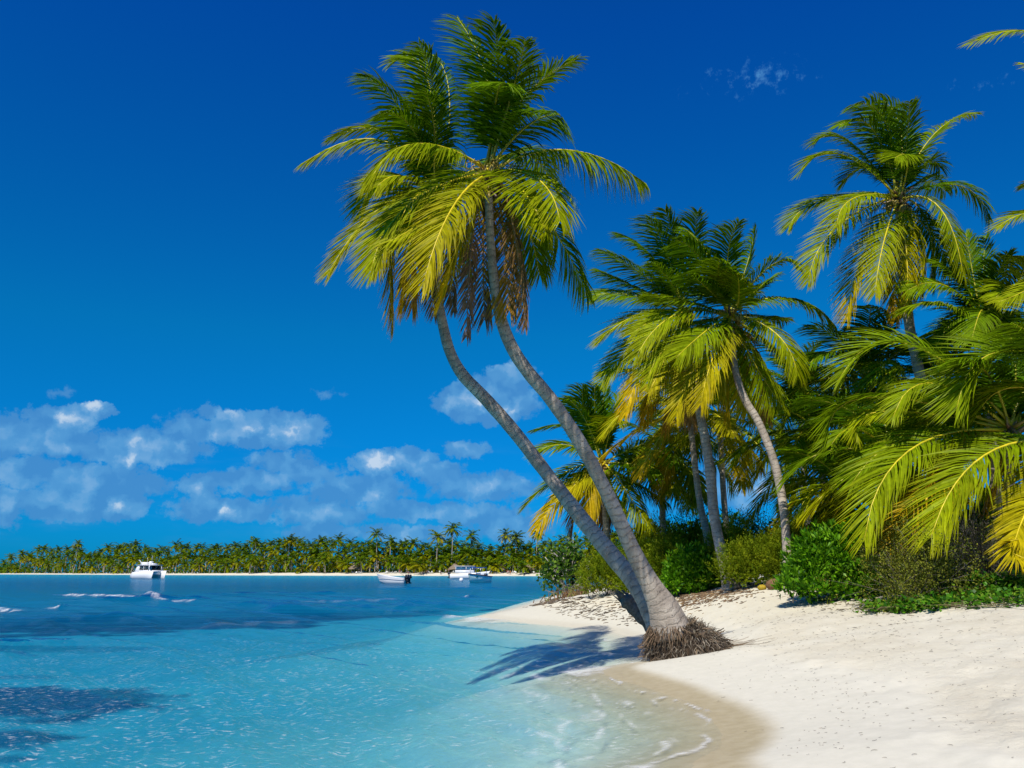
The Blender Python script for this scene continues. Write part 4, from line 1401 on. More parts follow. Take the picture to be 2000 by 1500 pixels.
rng = np.random.default_rng(101)
b, f = shrub_at(1642, 1108, 216, 150, 1176, rng, 7, depth=2.4)
leafy_bush('large rounded bright green shrub with glossy leaves below the right hand fronds', b, f, rng, 1700, .175, .060)
b, f = shrub_at(1352, 1118, 116, 90, 1160, rng, 5, depth=2.2)
leafy_bush('smaller bright green glossy shrub left of the forked palm foot', b, f, rng, 1100, .19, .07)
b, f = shrub_at(1430, 1120, 70, 50, 1152, rng, 3, Y=34, depth=1.6)
leafy_bush('low green shrub tucked behind the forked palm foot', b, f, rng, 420, .18, .065)
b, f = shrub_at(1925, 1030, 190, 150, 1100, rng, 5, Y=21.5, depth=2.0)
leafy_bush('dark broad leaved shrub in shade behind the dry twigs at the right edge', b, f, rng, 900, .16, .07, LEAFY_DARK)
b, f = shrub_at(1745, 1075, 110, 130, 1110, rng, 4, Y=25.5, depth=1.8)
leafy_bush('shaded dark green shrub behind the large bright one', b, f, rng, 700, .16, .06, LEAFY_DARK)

rng = np.random.default_rng(102)
for lab, cx, cy, w_, h_, fp, Y, n, sl, cols, cnt, dp in [
        ('yellow green feathery shrub just left of the leaning trunks', 1186, 1126, 100, 84, 1166, None, 380, .55, FEATH, 4, 3.0),
        ('olive feathery shrub seen between the leaning trunk and the small glossy shrub', 1272, 1085, 116, 140, 1160, 37, 420, .70, FEATH, 5, 3.0),
        ('dull olive shrub right beside the leaning trunks', 1250, 1120, 80, 76, 1162, 34, 240, .55, FEATH, 3, 2.0),
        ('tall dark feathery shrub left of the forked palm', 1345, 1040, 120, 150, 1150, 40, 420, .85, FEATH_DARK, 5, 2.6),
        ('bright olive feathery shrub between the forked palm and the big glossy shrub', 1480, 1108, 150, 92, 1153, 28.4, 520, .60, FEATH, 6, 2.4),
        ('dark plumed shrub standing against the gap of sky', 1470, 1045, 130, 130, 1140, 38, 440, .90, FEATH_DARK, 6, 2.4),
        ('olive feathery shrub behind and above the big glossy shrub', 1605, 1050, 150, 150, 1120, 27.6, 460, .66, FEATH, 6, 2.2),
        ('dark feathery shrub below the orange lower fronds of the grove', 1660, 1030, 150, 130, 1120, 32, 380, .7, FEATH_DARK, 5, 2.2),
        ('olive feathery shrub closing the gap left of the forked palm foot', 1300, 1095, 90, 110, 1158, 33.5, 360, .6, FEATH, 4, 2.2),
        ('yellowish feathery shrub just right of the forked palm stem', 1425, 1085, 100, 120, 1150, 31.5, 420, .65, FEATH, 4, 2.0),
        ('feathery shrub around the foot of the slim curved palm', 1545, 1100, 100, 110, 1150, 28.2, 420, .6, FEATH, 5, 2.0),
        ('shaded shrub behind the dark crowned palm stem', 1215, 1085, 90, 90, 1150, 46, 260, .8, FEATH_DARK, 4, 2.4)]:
    b, f = shrub_at(cx, cy, w_, h_, fp, rng, cnt, Y, dp)
    feathery_bush(lab, b, f, rng, n, sl, cols, 34 if Y is None or Y < 33 else 26, .08 if Y is None or Y < 33 else .11, .022 if Y is None or Y < 33 else .032)

# dark thicket closing the view under the grove
rng = np.random.default_rng(103)
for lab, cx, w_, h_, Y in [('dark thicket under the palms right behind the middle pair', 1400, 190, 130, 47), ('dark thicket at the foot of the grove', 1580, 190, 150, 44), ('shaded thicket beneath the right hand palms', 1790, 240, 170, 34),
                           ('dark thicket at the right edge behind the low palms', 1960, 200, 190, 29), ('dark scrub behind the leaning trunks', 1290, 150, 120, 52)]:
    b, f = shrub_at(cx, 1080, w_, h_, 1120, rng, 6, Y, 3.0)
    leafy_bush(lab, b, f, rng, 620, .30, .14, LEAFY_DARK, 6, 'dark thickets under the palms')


def twiggy(root, base, tips, rng, foot, r=.02, cols=((.34, .30, .24), (.22, .18, .14), (.45, .41, .34)), sub=3, name='branches', spread=.25):
    """thin forking twigs from a foot to the tips"""
    g = Geo()
    ends = []
    for tp in tips:
        p0 = foot + rng.normal(0, .10, 3) * np.array([1, 1, 0])
        mid = p0 * .45 + tp * .55 + rng.normal(0, .12, 3)
        c = np.array(cols[rng.integers(len(cols))]) * rng.uniform(.7, 1.2)
        S = spline([p0, mid, tp], 9)
        S = S + np.cumsum(rng.normal(0, .012, S.shape), 0)
        g.tube(S - base, np.linspace(r, r * .28, 9), 5, c)
        for _ in range(sub):
            i = rng.integers(3, 8)
            d = (S[i] - S[i - 1])
            d = d / np.linalg.norm(d) + rng.normal(0, .55, 3)
            l = rng.uniform(.5, 1.2) * spread * 2
            S2 = spline([S[i], S[i] + d * l * .5 + rng.normal(0, .03, 3), S[i] + d * l], 5)
            g.tube(S2 - base, np.linspace(r * .45, r * .16, 5), 4, c)
            ends.append(S2[-1])
            for _ in range(2):
                d2 = d + rng.normal(0, .8, 3)
                g.tube(np.array([S2[2], S2[2] + d2 * l * .35, S2[2] + d2 * l * .6 + [0, 0, -.02]]) - base, [r * .25, r * .2, r * .12], 3, c)
                ends.append(S2[2] + d2 * l * .6)
        ends.append(tp)
    obj(name, g.mesh(name, [M_RIB], True), root)
    return np.array(ends)


# grey-olive shrub with tiny round leaves, right of the big glossy one
rng = np.random.default_rng(104)
b, f = shrub_at(1795, 1118, 130, 140, 1186, rng, 5, depth=1.5)
root = thing('twiggy_shrub', 'sparse olive shrub with tiny round leaves, right of the large bright green shrub', 'shrub', f, 'twiggy shrubs')
p, nrm = blob_points(b, 46, rng, (.7, 1.0))
e = twiggy(root, f, p, rng, f + np.array([0, .3, 0]), .013, sub=4)
L_ = Leaves()
for _ in range(34):
    q = e + rng.normal(0, .10, e.shape)
    L_.add(q, rng.normal(0, 1, q.shape) + [0, 0, .4], rng.normal(0, 1, q.shape), .046, .034, pick(OLIVE, len(q), rng, .3), .1)
obj('foliage', L_.mesh('foliage', f, M_DULL), root)

# dry bare shrub with silver twigs swept to the left
f = ground(1925, 1165)
root = thing('dry_shrub', 'bare grey shrub of dry tangled twigs swept leftward by the wind, under the golden fronds', 'shrub', f, 'twiggy shrubs')
tips = [at(rng.uniform(1835, 1990), rng.uniform(1008, 1130), f[1] + rng.uniform(-.5, .9)) for _ in range(95)]
e = twiggy(root, f, tips, rng, f + np.array([.35, .5, 0]), .014, ((.30, .265, .22), (.13, .11, .095), (.46, .43, .37), (.075, .065, .06)), sub=6)
L_ = Leaves()
q = e[rng.random(len(e)) < .5] + rng.normal(0, .06, 3)
for _ in range(3):
    L_.add(q + rng.normal(0, .06, q.shape), rng.normal(0, 1, q.shape), rng.normal(0, 1, q.shape), .04, .026, pick(OLIVE + FEATH_DARK, len(q), rng, .3), .1)
obj('foliage', L_.mesh('foliage', f, M_DULL), root)

# creeping vine over the sand at the right
rng = np.random.default_rng(105)
L_ = Leaves()
g = Geo()
base = ground(1880, 1190)
root = thing('beach_vine', 'low creeping vine with round bright leaves spilling over the sand at the right edge', 'ground vine', base)
for i in range(1150):
    px_ = rng.uniform(1690, 2010)
    f_ = (px_ - 1690) / 320
    lowy = 1203 - 14 * f_ - 10 * (vnoise(px_ * .03, 0, 5))
    top = 1186 - 46 * smooth(f_, .1, .7) + 12 * (vnoise(px_ * .04, 3, 6) - .5)
    py_ = lowy + (top - lowy) * rng.random() ** 1.3
    if px_ < 1760 and rng.random() < .55:
        continue
    P0 = ground(px_, max(py_, 1172))
    hgt = max(0, (1172 - py_)) * pxm(1172, P0[1]) + rng.uniform(.02, .14) * (1 + f_)
    P0[2] += hgt
    k = 4
    q = np.repeat(P0[None], k, 0) + rng.normal(0, .07, (k, 3))
    L_.add(q, rng.normal(0, 1, (k, 3)) * [1, 1, .5] + [0, -.2, .35], rng.normal(0, .5, (k, 3)) + [0, -.3, 1], .105 * rng.uniform(.7, 1.3, k), .085, pick([(.06, .20, .008), (.10, .27, .012), (.035, .13, .008), (.16, .27, .02)], k, rng, .25), .08)
for i in range(46):
    px_ = rng.uniform(1690, 1990)
    a = ground(px_, 1200 - 12 * (px_ - 1690) / 320 + rng.uniform(-14, 2))
    pts = [a + np.array([s * rng.uniform(-.8, .8), s * rng.uniform(-.4, .3), .03 + .08 * math.sin(s * 3)]) for s in np.linspace(0, 1, 5)]
    g.tube(np.array(pts) - base, np.linspace(.008, .004, 5), 4, np.array((.20, .17, .07)) * rng.uniform(.6, 1.4))
obj('runners', g.mesh('runners', [M_RIB], True), root)
obj('foliage', L_.mesh('foliage', base, M_LEAF), root)

# small open tree with round leaves and bleached limbs on the spit
rng = np.random.default_rng(106)
f = ground(1112, 1164)
root = thing('small_tree', 'small open tree with round leaves and bleached white limbs at the end of the spit', 'tree', f)
K = 1.0
tips = [at(a, b_, f[1] + rng.uniform(-.8, .8)) for a, b_ in [(1068, 1102), (1078, 1130), (1064, 1088), (1086, 1082), (1100, 1078), (1114, 1082), (1126, 1094), (1138, 1108), (1134, 1128), (1124, 1140), (1092, 1098), (1106, 1102), (1085, 1115),
                                                             (1070, 1116), (1142, 1118), (1098, 1090), (1112, 1094)]]
e = twiggy(root, f, tips, rng, f, .075, ((.62, .58, .50), (.50, .46, .40), (.38, .33, .27)), sub=4, name='trunk', spread=.26)
L_ = Leaves()
e = np.concatenate([e, np.array(tips) + rng.normal(0, .35, (len(tips), 3)) * .6, np.array(tips) + rng.normal(0, .25, (len(tips), 3))])
for _ in range(6):
    q = e + rng.normal(0, .20, e.shape)
    L_.add(q, rng.normal(0, 1, q.shape), rng.normal(0, 1, q.shape), .25, .21, pick([(.05, .13, .012), (.09, .19, .014), (.14, .24, .02), (.03, .085, .012)], len(q), rng, .3), .05)
obj('foliage', L_.mesh('foliage', f, M_LEAF), root)
# dry grass tuft at its foot
g = Geo()
f2_ = ground(1130, 1163)
root = thing('dry_grass', 'rust brown tuft of dry grass at the foot of the small spit tree', 'grass tuft', f2_)
for i in range(150):
    p0 = f2_ + np.array([rng.normal(0, .9), rng.normal(0, .5), 0])
    p0[2] = gz(p0[0], p0[1])
    d = np.array([rng.normal(0, .5), rng.normal(0, .4), 1.0]) * rng.uniform(.25, .8)
    g.tube(np.array([p0, p0 + d * .6, p0 + d + [rng.normal(0, .2), 0, -.15]]) - f2_, [.03, .022, .006], 3, np.array([(.20, .10, .05), (.30, .19, .09), (.12, .08, .05), (.20, .22, .05)][rng.integers(4)]), cap=False)
obj('blades', g.mesh('blades', [M_ROOT]), root)

# broken dark trunk leaning behind the palms
p0, p1 = at(1272, 1222, 20.2), at(1218, 1166, 20.4)
g = Geo()
S = spline([p0 + [.15, .1, -.25], p0, (p0 + p1) / 2 + [0, 0, -.03], p1], 16)
rr = np.interp(np.linspace(0, 1, 16), [0, .6, .9, 1], [.20, .15, .17, .13]) * (1 + .12 * rng.normal(0, 1, 16))
g.tube(S - p0, rr, 10, (.075, .060, .050))
for i in range(26):
    a = rng.uniform(0, 2 * math.pi)
    d = (p1 - p0) / np.linalg.norm(p1 - p0)
    s0 = p1 - d * .1 + np.array([math.cos(a) * .11, math.sin(a) * .11, math.sin(a * 2) * .06])
    g.tube(np.array([s0, s0 + d * rng.uniform(.08, .3) + rng.normal(0, .03, 3)]) - p0, [.035, .006], 4, (.06, .045, .035))
o = obj('broken_trunk', g.mesh('broken_trunk', [M_DEAD], True), loc=p0)
tag(o, 'short dark broken palm stump leaning out behind the two trunks', 'stump')

# coconuts and husk lying on the crest
for lab, cx, cy, r, col, cat in [('yellow fallen coconut on the sand crest right of the forked palm', 1489, 1154, .11, (.42, .30, .03), 'coconut'),
                                 ('brown weathered husk mound on the sand crest by the feathery shrub', 1514, 1151, .21, (.20, .115, .06), 'coconut husk')]:
    f = ground(cx, cy)
    g = Geo()
    thv = np.linspace(0, math.pi, 9)
    v = np.array([(math.sin(a) * r * math.cos(b_) * (1.25 + .2 * math.sin(3 * b_)), math.sin(a) * r * math.sin(b_), math.cos(a) * r * (.8 + .1 * math.cos(2 * b_))) for a in thv for b_ in np.linspace(0, 2 * math.pi, 13)[:-1]])
    q = [(i * 12 + j, i * 12 + 12 + j, i * 12 + 12 + (j + 1) % 12, i * 12 + (j + 1) % 12) for i in range(8) for j in range(12)]
    g.add(v, q, c=col)
    if r > .2:
        for i in range(40):
            a = rng.uniform(0, 2 * math.pi)
            d = np.array([math.cos(a) * r, math.sin(a) * r * .8, rng.uniform(0, r * .6)])
            g.tube(np.array([d * .9, d * 1.25 + [0, 0, -.04]]), [.02, .004], 3, np.array(col) * rng.uniform(.5, 1.5), cap=False)
    o = obj('fallen_coconut', g.mesh('fallen_coconut', [M_ROOT], True), loc=f + [0, 0, r * .55])
    tag(o, lab, cat)

# ------------------------------------------------------------------ wrack, litter and twigs on the sand
rng = np.random.default_rng(107)


def strew(name, pts_px, n, rng, lr=(.03, .12), r=.005, cols=((.13, .10, .07), (.22, .16, .10), (.08, .065, .05)), sx=.2, sy=.12, lift=.008):
    """little strands scattered along a line of ground points"""
    P = spline([ground(*p)[:2].tolist() + [0] for p in pts_px], 200)[:, :2]
    g = Geo()
    for i in range(n):
        c = P[rng.integers(200)] + np.array([rng.normal(0, sx), rng.normal(0, sy)])
        a = rng.uniform(0, math.pi)
        l = rng.uniform(*lr)
        pts = []
        for s in np.linspace(-.5, .5, 4):
            x, y = c[0] + math.cos(a + s) * l * s, c[1] + math.sin(a + s * 1.5) * l * s
            pts.append((x, y, 0))
        zz = gzs(np.array([p[0] for p in pts]), np.array([p[1] for p in pts]))
        pts = [(p[0], p[1], z + lift) for p, z in zip(pts, zz)]
        if min(zz) < .01:
            continue
        g.tube(pts, [r * .6, r, r, r * .4], 3, np.array(cols[rng.integers(len(cols))]) * rng.uniform(.7, 1.3), cap=False)
    o = obj(name, g.mesh(name, [M_ROOT]), kind='stuff')
    return o


strew('seaweed_wrack', [(1275, 1212), (1200, 1202), (1120, 1186), (1050, 1180)], 520, rng, (.08, .3), .014, sx=.35, sy=.25)
strew('seaweed_wrack', [(1275, 1186), (1190, 1180), (1130, 1170), (1070, 1172)], 420, rng, (.1, .35), .018, sx=.5, sy=.5)
strew('seaweed_wrack', [(1405, 1330), (1470, 1316), (1530, 1322), (1590, 1345), (1660, 1370), (1640, 1400), (1610, 1450), (1580, 1490)], 110, rng, (.012, .05), .0020, sx=.25, sy=.25)
strew('leaf_litter', [(1310, 1164), (1360, 1166), (1420, 1160), (1450, 1154)], 900, rng, (.08, .30), .016, ((.16, .10, .06), (.24, .16, .09), (.10, .07, .045), (.30, .20, .10)), .6, 1.1)
strew('leaf_litter', [(1540, 1158), (1580, 1164), (1640, 1180), (1700, 1186), (1800, 1196)], 260, rng, (.05, .2), .008, sx=.5, sy=.25)
strew('dry_twigs', [(1500, 1240), (1650, 1260), (1800, 1300), (1900, 1360), (1950, 1450)], 620, rng, (.015, .07), .0022, ((.20, .16, .12), (.32, .27, .20), (.12, .10, .08)), 1.5, 1.8)
strew('dry_twigs', [(1470, 1200), (1600, 1210), (1750, 1225), (1950, 1235)], 420, rng, (.02, .12), .0035, ((.20, .16, .12), (.32, .27, .20), (.12, .10, .08)), 1.2, 1.6)


# ------------------------------------------------------------------ far shore: palm grove, huts, people
def shoreD(px):
    P = [(6, 578), (40, 560), (150, 520), (300, 468), (500, 418), (700, 386), (850, 370), (1000, 362), (1100, 345), (1240, 318)]
    return float(np.interp(px, [a for a, _ in P], [b for _, b in P]))


def farpt(px, back):
    D = shoreD(px) + back
    x = at(px, 1116, D)[0]
    return np.array([x, D, 0])


FARC = {'lush': (.2, 1.8), 'yellow': (.7, 2.6), 'dark': (.1, 1.6)}
crowns = []
for k, (kind, cnt, ln) in enumerate([('lush', 22, 4.6), ('yellow', 20, 4.4), ('dark', 22, 4.6), ('lush', 19, 5.0), ('yellow', 22, 4.8), ('dark', 18, 4.2)]):
    rng = np.random.default_rng(300 + k)
    g = Geo()
    lo, hi = FARC[kind]
    for i in range(cnt):
        f = (i + .5) / cnt
        e0 = R(80 - 125 * f + rng.normal(0, 7))
        pts = grown_frond(np.zeros(3), i * 2.4 + rng.normal(0, .3), e0, R(70 if e0 > 0 else 35), ln * rng.uniform(.8, 1.1), rng)
        v, q, t, c, C_, rib = frond_arrays(pts, rng, L=1.35, n=13, w0=.34, droop=.6, age=float(np.clip(lo + (hi - lo) * f + rng.normal(0, .3), 0, 4.5)), petiole=.1)
        g.add(v, q, t, c * .72)
        g.tube(C_[::6], np.linspace(.07, .03, 7), 3, rib, cap=False)
    crowns.append((kind, g.mesh('crown', [M_FROND])))
trunks = []
for k in range(4):
    rng = np.random.default_rng(320 + k)
    b = rng.normal(0, .5, 2)
    z = np.linspace(0, 1, 7)
    pts = np.stack([b[0] * z ** 1.5, b[1] * z ** 1.5, z * 10], 1)
    v, q, t = tube_arrays(pts, np.linspace(.24, .15, 7), 6)
    trunks.append((mesh_from('trunk', v, q, t, [M_BARK], attrs={'along': v[:, 2]}, smooth_shade=True), b))


def far_palm(px, back, ytop, label, rng, kind=None, scale=1.0):
    p = farpt(px, back)
    p[2] = gz(p[0], p[1]) - .1
    H = EYE + (1116 - ytop) * pxm(1116, p[1]) - p[2] - 2.6 * scale
    H = max(H, 1.5)
    root = thing('coconut_palm', label, 'palm tree', p, 'coconut palms along the far shore')
    c = [m for k_, m in crowns if kind is None or k_ == kind]
    m, b = trunks[rng.integers(4)]
    t = obj('trunk', m, root)
    t.scale = (1, 1, H / 10)
    lean = rng.normal(0, 1)
    o = obj('crown', c[rng.integers(len(c))], root, (b[0], b[1], H))
    o.rotation_euler = (rng.normal(0, .1), rng.normal(0, .1), rng.uniform(0, 6.28))
    s = scale * rng.uniform(.88, 1.12)
    o.scale = (s, s, s)
    return root


PROF = [(-20, 1098), (5, 1092), (20, 1084), (50, 1075), (70, 1067), (100, 1072), (145, 1060), (170, 1074), (224, 1067), (259, 1060), (290, 1072), (336, 1062), (380, 1066), (444, 1063), (497, 1055), (560, 1050), (600, 1055), (644, 1052), (690, 1060),
        (735, 1050), (790, 1057), (850, 1058), (900, 1056), (940, 1063), (990, 1060), (1047, 1058), (1074, 1054), (1110, 1050), (1160, 1046), (1260, 1040)]


def prof(px):
    return float(np.interp(px, [a for a, _ in PROF], [b for _, b in PROF]))


SEG = [(-40, 200, 'near the left point, left of the catamaran'), (200, 400, 'behind the white catamaran'), (400, 640, 'between the catamaran and the thatched huts'), (640, 830, 'behind the huts and the small white motorboat'),
       (830, 1010, 'behind the two boats side by side'), (1010, 1300, 'right of the boats, towards the leaning trunks')]


def seg(px):
    for a, b, t in SEG:
        if a <= px < b:
            return t


rng = np.random.default_rng(400)
EMERG = [(735, 1033, 'tall palm poking above the far grove, left of the motorboat', 1.0), (760, 1046, 'second tall palm beside the one above the motorboat', 1.0), (852, 1038, 'bushy topped tall palm above the far grove, right of the motorboat', 1.0),
         (882, 1022, 'tallest star shaped palm of the far grove', 1.05), (918, 1037, 'tall far palm with a bare pale stem above the cabin boat', 1.0), (985, 1034, 'full crowned tall far palm right of the boats', 1.1), (1006, 1040, 'slim far palm with twin pale stems right of the boats', .95),
         (1047, 1032, 'tall far palm below the tips of the dark crowned palm', 1.0), (145, 1055, 'highest palm near the left end of the far grove', 1.0), (259, 1057, 'palm top standing out above the catamaran', 1.0), (497, 1050, 'palm top standing out midway along the far grove', 1.0), (560, 1046, 'broad palm top right of the middle of the far grove', 1.1)]
for px_, yt, lab, s in EMERG:
    far_palm(px_, rng.uniform(18, 30), yt, lab, rng, scale=s)
x = -16.0
rows = [('back', 38, 0, 13, 'back row palm of the far grove '), ('middle', 24, 15, 13, 'middle row palm of the far grove '), ('front', 9, 31, 15, 'front row palm on the far beach ')]
for name, back, dy, step, lab in rows:
    px_ = -14.0 if name != 'front' else 14.0
    while px_ < 1250:
        base_y = 1121
        hgt = base_y - prof(px_)
        yt = prof(px_) + dy * hgt / 62 + rng.normal(0, 3.2) + (rng.random() < .25) * 5
        far_palm(px_, back + rng.normal(0, 3), yt, lab + seg(px_), rng, {'back': rng.choice(['dark', 'lush']), 'middle': rng.choice(['lush', 'yellow', 'dark']), 'front': rng.choice(['yellow', 'yellow', 'lush'])}[name], scale=1.0 if name != 'front' else .9)
        px_ += step * rng.uniform(.7, 1.3) * (1.2 if px_ < 200 else 1)
# undergrowth and the wood behind that read as one mass
L_ = Leaves()
for (back, z0, z1, n, cols, size) in [(16, 1.2, 4.2, 5200, FEATH_DARK, 1.0), (46, 1, 1.0, 9000, LEAFY_DARK, 1.5)]:
    pxs = rng.uniform(-8, 1270, n)
    P_ = np.array([farpt(p, back + rng.normal(0, 3)) for p in pxs])
    if back > 30:
        top = np.array([EYE + (1116 - prof(p)) * pxm(1116, shoreD(p)) * .74 for p in pxs])
        P_[:, 2] = 1 + (top - 1) * rng.random(n) * (.7 + .3 * vnoise(pxs * .06, pxs * 0, 8))
    else:
        P_[:, 2] = z0 + (z1 - z0) * rng.random(n) ** 1.6 * (.35 + .9 * vnoise(pxs * .05, pxs * 0, 4))
    L_.add(P_, rng.normal(0, 1, (n, 3)), rng.normal(0, 1, (n, 3)) + [0, -.4, .2], size * rng.uniform(.7, 1.5, n), size * .8, pick(cols, n, rng, .3))
o = obj('undergrowth', L_.mesh('undergrowth', np.zeros(3), M_DULL), kind='stuff')

M_THATCH = basic('grey_thatch', (.24, .19, .135), .95, .05, var=.45, bscale=6, bump=.6)
M_POST = basic('pole_wood', (.20, .15, .10), .9, .1, var=.3, bscale=5)
for px_, wd, hh, back, lab in [(694, 30, 21, 10, 'wide thatched beach hut with a pointed roof on the far shore'), (716, 24, 17, 14, 'darker low thatched hut right beside the pointed one'), (888, 30, 18, 12, 'thatched hut behind the cabin boat on the far beach'),
                               (978, 24, 18, 11, 'thatched hut right of the two boats on the far beach'), (1032, 28, 17, 12, 'thatched hut at the right end of the far beach')]:
    p = farpt(px_, back)
    p[2] = gz(p[0], p[1]) - .1
    k = pxm(1116, p[1])
    Rr, H = wd * k / 2, hh * k
    root = thing('thatched_hut', lab, 'hut', p, 'thatched huts on the far beach')
    zz = [(Rr * 1.02, .36), (Rr * .98, .42), (Rr * .62, .70), (Rr * .30, .90), (Rr * .04, 1.0)]
    v = np.array([(r * math.cos(a) * (1 + .05 * math.sin(5 * a)), r * math.sin(a), z * H + .12 * math.sin(7 * a) * (z < .5)) for r, z in zz for a in np.linspace(0, 2 * math.pi, 19)[:-1]])
    q = [(i * 18 + j, i * 18 + (j + 1) % 18, i * 18 + 18 + (j + 1) % 18, i * 18 + 18 + j) for i in range(4) for j in range(18)]
    obj('roof', mesh_from('roof', v, q, mats=[M_THATCH]), root)
    for a in np.linspace(0, 2 * math.pi, 7)[:-1]:
        c, s = math.cos(a) * Rr * .8, math.sin(a) * Rr * .8
        v, q, t = tube_arrays([(c, s, -.3), (c * 1.02, s, H * .2), (c, s, H * .5)], [.11, .1, .09], 6)
        obj('post', mesh_from('post', v, q, t, [M_POST]), root)

# loungers on the far beach
M_WHITE = basic('white_plastic', (.80, .80, .78), .4, .4)
g = Geo()
g.box((0, 0, .36), (1.25, .62, .10))
for sx in (-.5, .5):
    for sy in (-.25, .25):
        g.box((sx, sy, .15), (.07, .07, .32))
seat_me = g.mesh('seat', [M_WHITE])
g = Geo()
v = np.array([(.62, -.31, .38), (.62, .31, .38), (1.15, .31, .98), (1.15, -.31, .98), (.68, -.31, .33), (.68, .31, .33), (1.21, .31, .93), (1.21, -.31, .93)])
g.add(v, [(0, 1, 2, 3), (7, 6, 5, 4), (0, 3, 7, 4), (1, 5, 6, 2), (3, 2, 6, 7), (0, 4, 5, 1)])
back_me = g.mesh('backrest', [M_WHITE])
SUN_SEG = [(640, 745, 'left of the motorboat bow'), (745, 830, 'above the small white motorboat'), (830, 880, 'left of the cabin boat'), (880, 960, 'behind the two boats side by side'), (960, 1100, 'right of the two boats')]
lx = [690, 695, 701, 706, 736, 751, 754, 757, 762, 766, 771, 776, 782, 808, 825, 828, 838, 842, 845, 860, 864, 884, 889, 964, 968, 972, 976, 990, 996, 1002, 1008, 1018, 1042]
for px_ in lx:
    p = farpt(px_, 7.0 + rng.normal(0, .8))
    p[2] = gz(p[0], p[1])
    s_ = [t for a, b, t in SUN_SEG if a <= px_ < b][0]
    root = thing('sun_lounger', 'white sun lounger on the far beach ' + s_, 'sun lounger', p, 'white loungers on the far beach', rng.uniform(0, 6.28))
    obj('seat', seat_me, root)
    obj('backrest', back_me, root)


# bathers: one skinned body each, with swimwear as a part
def skin_body(name, joints, edges, radii, mat):
    me = bpy.data.meshes.new(name)
    me.from_pydata([tuple(j) for j in joints], edges, [])
    me.materials.append(mat)
    o = bpy.data.objects.new(name, me)
    COL.objects.link(o)
    sk = o.modifiers.new('skin', 'SKIN')
    lay = me.skin_vertices[0] if len(me.skin_vertices) else None
    if lay is None:
        me.skin_vertices.new()
        lay = me.skin_vertices[0]
    for i, r in enumerate(radii):
        lay.data[i].radius = (r, r)
        lay.data[i].use_root = (i == 0)
    ss = o.modifiers.new('smooth', 'SUBSURF')
    ss.levels = 1
    ss.render_levels = 1
    return o


M_SKIN = [basic('tanned_skin', (.36, .19, .11), .6, .3), basic('dark_skin', (.14, .07, .045), .6, .3), basic('fair_skin', (.50, .30, .21), .6, .3)]
M_CLOTH = [basic('red_cloth', (.45, .04, .05), .8, .2), basic('navy_cloth', (.02, .03, .12), .8, .2), basic('white_cloth', (.75, .75, .72), .8, .2), basic('black_cloth', (.02, .02, .02), .8, .2), basic('orange_cloth', (.6, .2, .03), .8, .2)]
CN = ['red', 'navy', 'white', 'black', 'orange']
PEO = [(737.5, 7.5, 1, 3, 'stand', 'person in black standing on the far beach by the motorboat bow'), (781, 6.5, 0, 0, 'stand', 'person in red on the far beach just above the outboard engines'), (832, 6, 0, 4, 'walk', 'person in orange walking on the far beach left of the cabin boat'),
       (836, 6.4, 2, 1, 'walk', 'person in navy walking beside the one in orange on the far beach'), (861, 3.0, 1, 3, 'stand', 'dark figure near the water left of the cabin boat'), (871, 8, 2, 2, 'stand', 'person in white among loungers left of the cabin boat'),
       (876, 8.2, 0, 1, 'stand', 'person in navy beside loungers just left of the cabin boat'), (968, 8, 1, 1, 'stand', 'person in navy on the far beach just right of the boats'), (990.5, 5, 0, 0, 'stand', 'person in red on the far beach, right of the boats'),
       (994, 3.2, 2, 3, 'walk', 'person in black walking at the water right of the boats'), (997, 3.4, 0, 4, 'walk', 'person in orange at the water right of the boats'), (1014, 7, 0, 2, 'stand', 'person in white farther right on the far beach'),
       (797.5, .9, 0, 0, 'stand', 'bather in red at the water edge, right of the motorboat'), (826, .8, 1, 1, 'stand', 'bather in navy at the water edge, midway between the boats')]
for px_, back, sk, cl, pose, lab in PEO:
    st = .34 if pose == 'walk' else .07
    J = [(0, 0, .95), (0, .0, 1.18), (0, .01, 1.40), (0, .03, 1.50), (0, .05, 1.62), (0, .04, 1.72),
         (.10, 0, .90), (.11, st * .6, .50), (.11, st * .4, .07), (.11, st * .4 + .14, .03), (-.10, 0, .90), (-.11, -st * .3, .50), (-.11, -st, .08), (-.11, -st + .14, .03),
         (.19, 0, 1.40), (.25, -.03, 1.12), (.26, .06, .88), (.26, .09, .78), (-.19, 0, 1.40), (-.25, .03, 1.12), (-.27, .10, .88), (-.27, .14, .78)]
    E = [(0, 1), (1, 2), (2, 3), (3, 4), (4, 5), (0, 6), (6, 7), (7, 8), (8, 9), (0, 10), (10, 11), (11, 12), (12, 13), (2, 14), (14, 15), (15, 16), (16, 17), (2, 18), (18, 19), (19, 20), (20, 21)]
    rr = [.15, .13, .15, .06, .10, .09, .10, .065, .045, .04, .10, .065, .045, .04, .07, .045, .035, .035, .07, .045, .035, .035]
    o = skin_body('person', J, E, rr, M_SKIN[sk])
    p = farpt(px_, back)
    o.location = (p[0], p[1], gz(p[0], p[1]))
    o.rotation_euler = (0, 0, rng.uniform(0, 6.28))
    tag(o, lab, 'person', 'people on the far beach')
    v, q, t = tube_arrays([(0, 0, .76), (0, 0, .90), (0, 0, 1.0), (0, 0, 1.12)] if cl in (1, 3) else [(0, 0, .80), (0, 0, .95), (0, 0, 1.2), (0, 0, 1.42)], [.21, .20, .18, .17], 10)
    obj('swimwear', mesh_from('swimwear', v, q, t, [M_CLOTH[cl]], smooth_shade=True), o)

